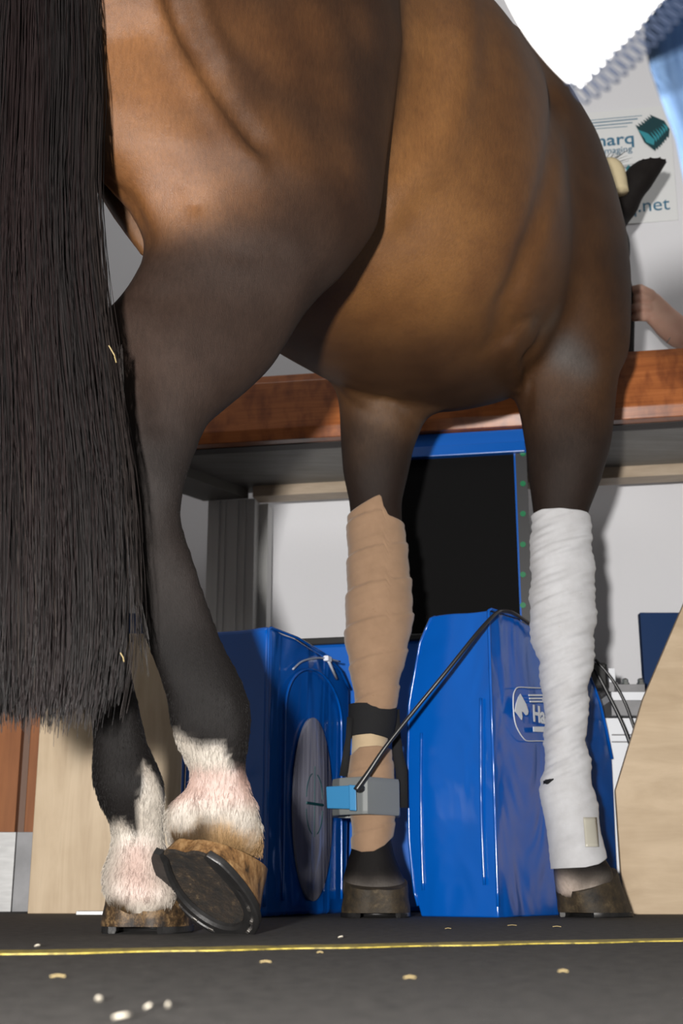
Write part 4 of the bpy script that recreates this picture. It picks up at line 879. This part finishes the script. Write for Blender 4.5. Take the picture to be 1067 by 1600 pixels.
def shoe(W, L, frame, O, parent, th=.009, web=.023, groove=True):
    o2 = hoof_outline(W+.008, L+.010, 56); d = np.gradient(o2, axis=0); d /= np.linalg.norm(d, axis=1)[:, None]; nrm = np.column_stack([-d[:, 1], d[:, 0]])
    nrm *= np.sign((nrm*(-o2)).sum(1))[:, None]
    prof = [(0, 0), (0, -th*.8), (.0015, -th), (.007, -th), (.008, -th+.0025), (.011, -th+.0025), (.012, -th), (web-.003, -th), (web, -th*.6), (web, 0)]
    nn_ = len(o2); rings = []
    for i in range(nn_):
        e = min(i, nn_-1-i); g = 0 if (e < 9 or abs(i-nn_/2) < 6) else 1; tp = min(1, .45+.25*e) if e < 3 else 1
        ring = []
        for a, z in prof:
            zz_ = z if (g or z != -th+.0025) else -th
            aa = web/2+(a-web/2)*tp
            p = o2[i]+nrm[i]*aa; ring.append(O+frame@np.array([p[0], p[1], zz_]))
        rings.append(ring)
    bm = bmesh.new(); add_rings(bm, rings); s_ = obj_bm('horseshoe', bm, M['shoe'], parent, True); s_.data.set_sharp_from_angle(angle=math.radians(35))
    for i in (14, 18, 22, 34, 38, 42):
        p = o2[i]+nrm[i]*.0095; c = O+frame@np.array([p[0], p[1], -th+.001]); bm = bmesh.new()
        add_box(bm, c, .0022, .0035, .0022, np.column_stack([frame@np.array([*nrm[i], 0]), frame@np.array([*d[i], 0]), frame[:, 2]])); obj_bm('nail', bm, M['nailhead'], s_, bevel=.0006)
    return s_
RIGHT, UPV, FWD = np.array([1., 0, 0]), np.array([0, -SP, CP]), np.array([0, CP, SP])
T_ = .40*RIGHT-.82*UPV+.40*FWD; N_ = -.434*RIGHT-.555*UPV-.704*FWD; T_ /= np.linalg.norm(T_); N_ -= T_*(N_@T_); N_ /= np.linalg.norm(N_)
FR = np.column_stack([np.cross(T_, -N_), T_, -N_]); OR = at(327, 1391, 1.705)
hR, o2 = hoof(.138, .158, .016, .074, FR, OR, M['hoofgold'], 'muddy pale hoof tipped on its toe showing the sole', .80, .014, False)
shR = shoe(.138, .158, FR, OR, hR); shR['label'] = 'dark worn iron shoe facing the viewer'
# packed sole with frog
bm = bmesh.new(); rings = []
for k, t in enumerate(np.linspace(1, .02, 26)):
    q = o2*t*.985; dep = .013*(1-t**3)*(1-.35*np.exp(-(q[:, 0]/.014)**2)*np.clip((.03-q[:, 1])/.06, 0, 1.5))
    dep = dep+.0016*vnoise(np.column_stack([q, 0*q[:, 0]]), 190, 5)*(1-t**8); rings.append([OR+FR@np.array([x, y, d_-.001]) for (x, y), d_ in zip(q, dep)])
add_rings(bm, rings, cap=False); bm.faces.new(bm.verts[-len(o2):] if False else [v for v in list(bm.verts)[-len(o2):]])
so = obj_bm('sole', bm, M['sole'], hR, True); so['label'] = 'brown dirt packed sole inside the shoe'
mod = so.modifiers.new('thickness', 'SOLIDIFY'); mod.thickness = .004; mod.offset = 0
def standing(px0, px1, y, Y, yaw, L, heel, toe, mat, shoeing=True, shrink=.84, back=.016):
    a, b = at(px0, y, Y), at(px1, y, Y); W = b[0]-a[0]; c = (a+b)/2; c[2] = .009 if shoeing else 0
    fx = np.array([math.cos(yaw), -math.sin(yaw), 0]); fy = np.array([math.sin(yaw), math.cos(yaw), 0]); F_ = np.column_stack([fx, fy, [0, 0, 1]])
    Wl = W if yaw < .4 else W*.86
    h, _ = hoof(Wl, L, heel, toe, F_, c, mat, None, shrink, back)
    shoe(Wl-.006, L-.012, F_, c+fy*.008, h, .0088); return h
standing(160, 298, 1458, 1.785, math.radians(8), .14, .044, .078, M['hoof'], True, .82, .012)
standing(533, 641, 1434, 2.595, math.radians(-4), .14, .040, .075, M['hoofdark'], True, .9, .014)
standing(869, 990, 1432, 2.62, math.radians(48), .15, .036, .085, M['hoofdark'], True, .86, .020)

# ------------------------------------------------------------------ tail hair
def strands(name, parent, paths, r0, r1, cols, mat):
    """paths (n, m, 3): one mesh of three-sided tapering hairs"""
    n, m, _ = paths.shape; tan = np.gradient(paths, axis=1); tan /= np.linalg.norm(tan, axis=2, keepdims=True)+1e-9
    ref = np.array([.3, 1, .1]); u = np.cross(tan, ref); u /= np.linalg.norm(u, axis=2, keepdims=True); v = np.cross(tan, u)
    rad = (r0+(r1-r0)*np.linspace(0, 1, m)**2)[None, :, None]
    Vv = np.stack([paths+rad*(u*math.cos(a)+v*math.sin(a)) for a in (0, 2.0944, 4.1888)], 2).reshape(-1, 3)
    base = (np.arange(n)*m*3)[:, None, None]+(np.arange(m-1)*3)[None, :, None]; k = np.arange(3)[None, None, :]
    Q_ = np.stack([base+k, base+(k+1) % 3, base+3+(k+1) % 3, base+3+k], -1).reshape(-1, 4)
    me_ = mesh_from(name, Vv, Q_); o_ = link_mesh(name, me_, mat, parent, True)
    cc_ = np.repeat(cols, m*3, axis=0); at_ = me_.color_attributes.new('coat', 'FLOAT_COLOR', 'POINT')
    at_.data.foreach_set('color', np.column_stack([cc_, np.ones(len(cc_))]).astype(np.float32).ravel()); return o_
TP = [(-260, -10, 120, 1.60), (-120, -40, 132, 1.54), (0, -55, 138, 1.51), (150, -60, 143, 1.50), (300, -62, 140, 1.49), (450, -64, 150, 1.49), (600, -66, 168, 1.49), (750, -70, 188, 1.49), (900, -72, 196, 1.49), (1000, -70, 196, 1.49), (1060, -66, 190, 1.49), (1110, -60, 178, 1.49)]
tt = [at((a+b)/2, y, Y) for y, a, b, Y in TP]; tw_ = [(b-a)/2*slant(p)/F_PX for p, (y, a, b, Y) in zip(tt, TP)]
tz = np.array([p[2] for p in tt]); o_ = tz.argsort(); tz = tz[o_]; tcx = np.array([p[0] for p in tt])[o_]; tcy = np.array([p[1] for p in tt])[o_]; tw_ = np.array(tw_)[o_]
nl, per, m = 330, 26, 26
def tailpath(ux, uy, zend, ph, amp, mm):
    z = np.linspace(tz[-1], zend, mm)
    w = np.interp(z, tz, tw_); fr = (tz[-1]-z)/(tz[-1]-tz[0])
    sp = .62+.38*np.clip(fr*3, 0, 1)
    x = np.interp(z, tz, tcx)+w*ux+amp*np.sin(6.4*fr+ph)*(.3+fr)+.35*amp*np.sin(15*fr+2*ph)+.12*amp*np.sin(37*fr+3*ph)
    y = np.interp(z, tz, tcy)+.055*uy*sp+amp*np.cos(2.7*fr*2+1.3*ph)
    return np.column_stack([x, y, z])
paths, cols = [], []
for L_i in range(nl):
    ang, rad = RNG.uniform(0, 2*np.pi), math.sqrt(RNG.uniform(0, 1)); ux, uy = rad*math.cos(ang), rad*math.sin(ang)
    ph, amp = RNG.uniform(0, 6.28), RNG.uniform(.002, .010); lb = RNG.uniform(.6, 1.3); red = RNG.uniform(0, 1)
    zl = at(0, 1062+RNG.uniform(-25, 52)-70*max(0, ux-.62), 1.49)[2]
    for k_ in range(per):
        du, dv = RNG.normal(0, .055), RNG.normal(0, .12)
        ux_ = np.clip(ux+du*1.5, -1.03, 1.0); p = tailpath(ux_, np.clip(uy+dv, -1, 1), zl+RNG.normal(0, .014)+(RNG.random() < .08)*RNG.uniform(0, .3), ph+RNG.normal(0, .7), amp*RNG.uniform(.5, 1.6), m)
        conv = np.linspace(0, 1, m)[:, None]**1.5
        paths.append(p); c0 = np.array([.0105, .0088, .0088])*lb+np.array([.004, .0006, .0006])*(red > .6)
        if RNG.random() < .006: c0 = np.array([.045, .035, .03])
        cols.append(c0)
for k_ in range(150):          # stray hairs at the right edge
    p = tailpath(RNG.uniform(.95, 1.12), RNG.uniform(-.6, .6), at(0, RNG.uniform(500, 1130), 1.49)[2], RNG.uniform(0, 6.28), RNG.uniform(.002, .012), m); paths.append(p); cols.append(np.array([.014, .010, .009]))
for k_ in range(26):           # loose lock that falls over the hock and standing leg
    u0 = RNG.uniform(0, 1); P_ = [at(178+14*u0, 560+RNG.uniform(-30, 30), 1.50), at(188+10*u0, 700, 1.515), at(198+12*u0, 820, 1.53), at(207+12*u0, 920, 1.55), at(214+18*u0+RNG.uniform(-4, 4), 1000+RNG.uniform(-30, 60), 1.56)]
    cv = np.array(catmull(P_, 7)); idx = np.linspace(0, len(cv)-1, m); paths.append(np.column_stack([np.interp(idx, np.arange(len(cv)), cv[:, q]) for q in range(3)])); cols.append(np.array([.013, .010, .009]))
tail = strands('tail', horse, np.array(paths), .00052, .00028, np.array(cols), M['tail'])
tail['label'] = 'long straight black tail hanging at the left'
# a few forelock hairs behind the neck
fp = []
for k_ in range(26):
    a0 = RNG.uniform(-.9, .9); P0 = at(948+RNG.uniform(-6, 8), 262+RNG.uniform(-6, 6), 3.24); d0 = np.array([math.sin(a0+.5), 0, math.cos(a0+.5)])*RNG.uniform(.03, .075)
    fp.append([P0+d0*t+np.array([.02, 0, -.006])*t*t for t in np.linspace(0, 1, 8)])
strands('forelock', horse, np.array(fp), .0008, .0004, np.tile([.012, .009, .008], (26, 1)), M['tail'])
# headcollar: fleece poll piece over the head behind the ear
pc = [at(918, 300, 3.21), at(935, 272, 3.20), at(952, 258, 3.19), at(964, 268, 3.18), at(970, 300, 3.17)]
bm = bmesh.new(); add_tube(bm, catmull(pc, 6), [.022]*25, 12); tag(obj_bm('headcollar_pad', bm, M['fleece'], smooth=True), 'cream fleece headcollar pad just showing below the ear', 'headcollar')

for (x, y, L_), lab in zip(((170, 540, .022), (188, 1020, .010)), ('short straw caught in the tail beside the hock', 'pale flake caught at the lower edge of the tail beside the cannon')):
    p = at(x, y, 1.425); bm = bmesh.new(); add_tube(bm, [p, p+np.array([.3*L_, .002, -.5*L_]), p+np.array([.45*L_, 0, -L_])], .0006, 5); tag(obj_bm('straw', bm, M['straw']), lab, 'litter')

# ------------------------------------------------------------------ hand holding the head
HY = 3.33
pa = lambda x, y, d=0: at(x, y, HY+d)
lo_ = at(960, 900, HY)-np.array([0, .2, 0]); lo_[2] = pa(1000, 700)[2]; hi_ = pa(1330, 400)+np.array([.02, .2, .05])
HF = Field(lo_, hi_, .0035)
def mm(*v): return [x/1000 for x in v]
HF.capsule([pa(1022, 470), pa(1045, 495), pa(1060, 512)], mm(22, 25, 25), .02)
HF.capsule([pa(1020, 485), pa(1040, 505), pa(1058, 522)], mm(22, 24, 25), .02)
HF.capsule([pa(1016, 497), pa(1036, 512), pa(1056, 525)], mm(15, 22, 24), .02)
HF.capsule([pa(1052, 512), pa(1072, 528), pa(1110, 548), pa(1180, 585), pa(1240, 610)], mm(31, 32, 38, 46, 44), .03)
HF.capsule([pa(1240, 610), pa(1290, 520, .08), pa(1320, 430, .12)], mm(44, 50, 55), .03)
fing = [((1013, 460, -.005), (1000, 456, -.022), (984, 458, .02)), ((1012, 469, -.014), (997, 467.5, -.022), (974, 468, .045)), ((1012, 482, -.014), (996, 481, -.022), (973, 482, .045)), ((1012, 495, -.008), (998, 495, -.016), (978, 497, .045))]
for (a, b, c), r in zip(fing, (13, 14, 14, 12.5)):
    HF.capsule([pa(*a), pa(*b), pa(*c)], mm(r+1, r, r-1.5), .004)
HF.capsule([pa(1034, 482, .0), pa(1016, 460, -.02), pa(1000, 451, -.03), pa(986, 453, -.02)], mm(16, 15, 13, 11), .006)
Vh, Qh = HF.mesh(); Vh = laplace(Vh, Qh, 4)
person = empty('person', pa(1060, 520), 'bare hand and forearm holding the horse by the head above the beam', 'person')
link_mesh('arm_and_hand', mesh_from('arm_and_hand', Vh, Qh), M['skin'], person, True)
bm = bmesh.new(); ringp = [pa(1057, 517)+np.array([.030*math.cos(t)*.45+.0*t, .033*math.sin(t), .030*math.cos(t)*-.0])+np.array([.012, 0, .0])*0+(pa(1064, 500)-pa(1050, 534))*.5*math.cos(t)*1.02 for t in np.linspace(0, 2*math.pi, 33)]
add_tube(bm, ringp, .0012, 6, False); obj_bm('thread_bracelet', bm, simple('grey_thread', (.25, .25, .27), .8), person)

# ------------------------------------------------------------------ blurred garment close to the camera, top right
def pxsheet(name, rows, mat, parent, th=.0012):
    return sheet(name, [[at(*p) for p in r] for r in rows], th, mat, parent)
hemL = catmull([(758, -70), (785, -18), (800, 14), (826, 58), (858, 98), (886, 126), (903, 138)], 4)
shirt = empty('shirt_hem', at(903, 138, .62), 'out of focus white shirt hem with dark looped stitching at the top right', 'shirt')
hemR = catmull([(1150, -130), (1100, -62), (1040, -4), (1003, 36), (970, 70), (938, 104), (903, 138)], 4)
rows = []
for (ax, ay), (bx, by) in zip(hemL, hemR):
    rows.append([(ax+(bx-ax)*t, ay+(by-ay)*t, .62+.02*math.sin(t*3.1)+.006*math.sin(7*t+ay*.02)) for t in np.linspace(0, 1, 14)])
pxsheet('white_cloth', rows, M['whitecloth'], shirt)
edge = [(892, 141), (915, 128), (938, 112), (968, 84), (1003, 50), (1040, 12), (1090, -45)]
ep = np.array(catmull([at(x, y, .615) for x, y in edge], 14)); seg = np.linalg.norm(np.diff(ep, axis=0), axis=1); L_tot = seg.sum(); cum = np.concatenate([[0], np.cumsum(seg)])
n_lo = int(L_tot/.0062); lp = []
for k_ in np.linspace(0, n_lo, n_lo*14):
    s_ = k_/n_lo*L_tot; c_ = np.array([np.interp(s_, cum, ep[:, q]) for q in range(3)]); d_ = np.array([np.interp(min(L_tot, s_+.004), cum, ep[:, q]) for q in range(3)])-c_
    d_ = d_/(np.linalg.norm(d_)+1e-9) if np.linalg.norm(d_) > 1e-6 else np.array([.7, 0, .7]); nrm = np.array([-d_[2], 0, d_[0]]); ph = 2*math.pi*k_
    lp.append(c_+d_*.0052*math.sin(ph)+nrm*(-.0030+.0085*math.cos(ph))+np.array([0, .002*math.sin(ph), 0]))
bm = bmesh.new(); add_tube(bm, lp, .0007, 5); st = obj_bm('loop_stitching', bm, M['thread'], shirt, True); st['kind'] = 'stuff'
bl = [[(1008+(1290-1008)*t, 55+y0*0, .70) for t in (0,)] for y0 in (0,)]
rows = []
for y, xl in ((-120, 1060), (-40, 1020), (20, 1008), (70, 1009), (110, 1018), (150, 1032), (190, 1047), (220, 1058), (250, 1064), (300, 1074), (380, 1085)):
    rows.append([(xl+(1300-xl)*t, y+30*t, .70+.035*math.sin(t*5)+.05*t) for t in np.linspace(0, 1, 12)])
dn = pxsheet('denim_fabric', rows, M['denim'], None, .0015); tag(dn, 'out of focus light blue denim garment at the right upper edge', 'clothing')

# short hair that softens the hind fetlocks and sock edges
def fur(name, sel, count, ln, down, rad, seed, lab=None):
    r = np.random.default_rng(seed); f = Q[sel]; pick = r.integers(0, len(f), count); w = r.dirichlet((1, 1, 1, 1), count)
    P0 = (V[f[pick]]*w[:, :, None]).sum(1); Nn = (NRM[f[pick]]*w[:, :, None]).sum(1); Nn /= np.linalg.norm(Nn, axis=1)[:, None]; Cc = (col[f[pick]]*w[:, :, None]).sum(1)
    dn = np.array([0, 0, -1.])+r.normal(0, .22, (count, 3)); dn -= Nn*(dn*Nn).sum(1)[:, None]; dn /= np.linalg.norm(dn, axis=1)[:, None]
    L0 = ln*(r.uniform(.6, 1.3, count)*np.where(Cc.max(1) > .12, 1, np.interp(P0[:, 2], [.2, .34], [.75, .42])))[:, None]; t = np.linspace(0, 1, 4)
    path = np.stack([P0-Nn*.001+(Nn*(.55*tt_-.28*tt_*tt_)+dn*tt_*down)*L0 for tt_ in t], 1)
    o_ = strands(name, horse, path, rad, rad*.3, Cc*r.uniform(.75, 1.2, count)[:, None], M['fur']); o_['kind'] = 'stuff'
    if lab: o_['label'] = lab
n = N('short_hair'); a = n.new('ShaderNodeAttribute'); a.attribute_name = 'coat'; n.set(Base_Color=a.outputs['Color'], Roughness=.6, Specular_IOR_Level=.25); M['fur'] = n.m
Vc = V[Q].mean(1); hl = (Vc[:, 1] < 1.86) & (Vc[:, 0] < .02)
fur('leg_hair', hl & (Vc[:, 2] < .62) & (Vc[:, 2] > .035), 38000, .009, .9, .00027, 5)

# ------------------------------------------------------------------ loose bits on the floor
bits = [(190, 1595, .016, .006, 'chip'), (532, 1467, .012, .003, 'chip'), (58, 1481, .011, .003, 'chip'), (231, 1579, .006, .003, 'chip'), (154, 1567, .006, .003, 'chip'), (262, 1577, .004, .002, 'chip'),
        (700, 1452, .02, .001, 'straw'), (800, 1447, .03, .001, 'straw'), (870, 1449, .025, .001, 'straw'), (415, 1505, .018, .001, 'straw'), (640, 1530, .016, .001, 'straw'), (90, 1528, .02, .001, 'straw'), (880, 1520, .014, .001, 'straw'), (500, 1490, .012, .0008, 'straw')]
where = ['largest pale wood shaving at the bottom edge of the picture', 'pale wood shaving just beyond the yellow line in the middle', 'pale wood shaving on the yellow line at the left', 'small pale crumb right of the largest shaving', 'small pale crumb left of the largest shaving', 'tiniest pale crumb near the largest shaving',
         'thin straw in front of the right blue cover', 'thin straw in front of the white bandaged leg, left one', 'thin straw in front of the right front hoof', 'thin straw before the yellow line below the raised hoof', 'thin straw on the floor below the left front leg', 'thin straw in the left foreground before the yellow line', 'thin straw in the right foreground before the yellow line', 'thin straw lying along the yellow line in the middle']
for (x, y, L_, w_, kd), lab in zip(bits, where):
    p = onz(x, y, 0); a_ = RNG.uniform(-.5, .5); bm = bmesh.new(); d_ = np.array([math.cos(a_), math.sin(a_), 0])
    if kd == 'chip': add_prism(bm, [p+d_*L_*.26*math.cos(t)*(1+.2*math.sin(3*t))+np.array([-d_[1], d_[0], 0])*w_*1.1*math.sin(t)+np.array([0, 0, .0006+.002*(1+math.cos(t+1))*.5]) for t in np.linspace(0, 6.28, 9)[:-1]], (0, 0, .0012))
    else: add_tube(bm, [p-d_*L_*.25+np.array([0, 0, .001]), p+np.array([0, 0, .0018]), p+d_*L_*.25+np.array([0, 0, .001])], .0005, 5)
    tag(obj_bm('wood_shaving' if kd == 'chip' else 'straw', bm, M[kd]), lab, 'litter', 'bits of litter on the floor')
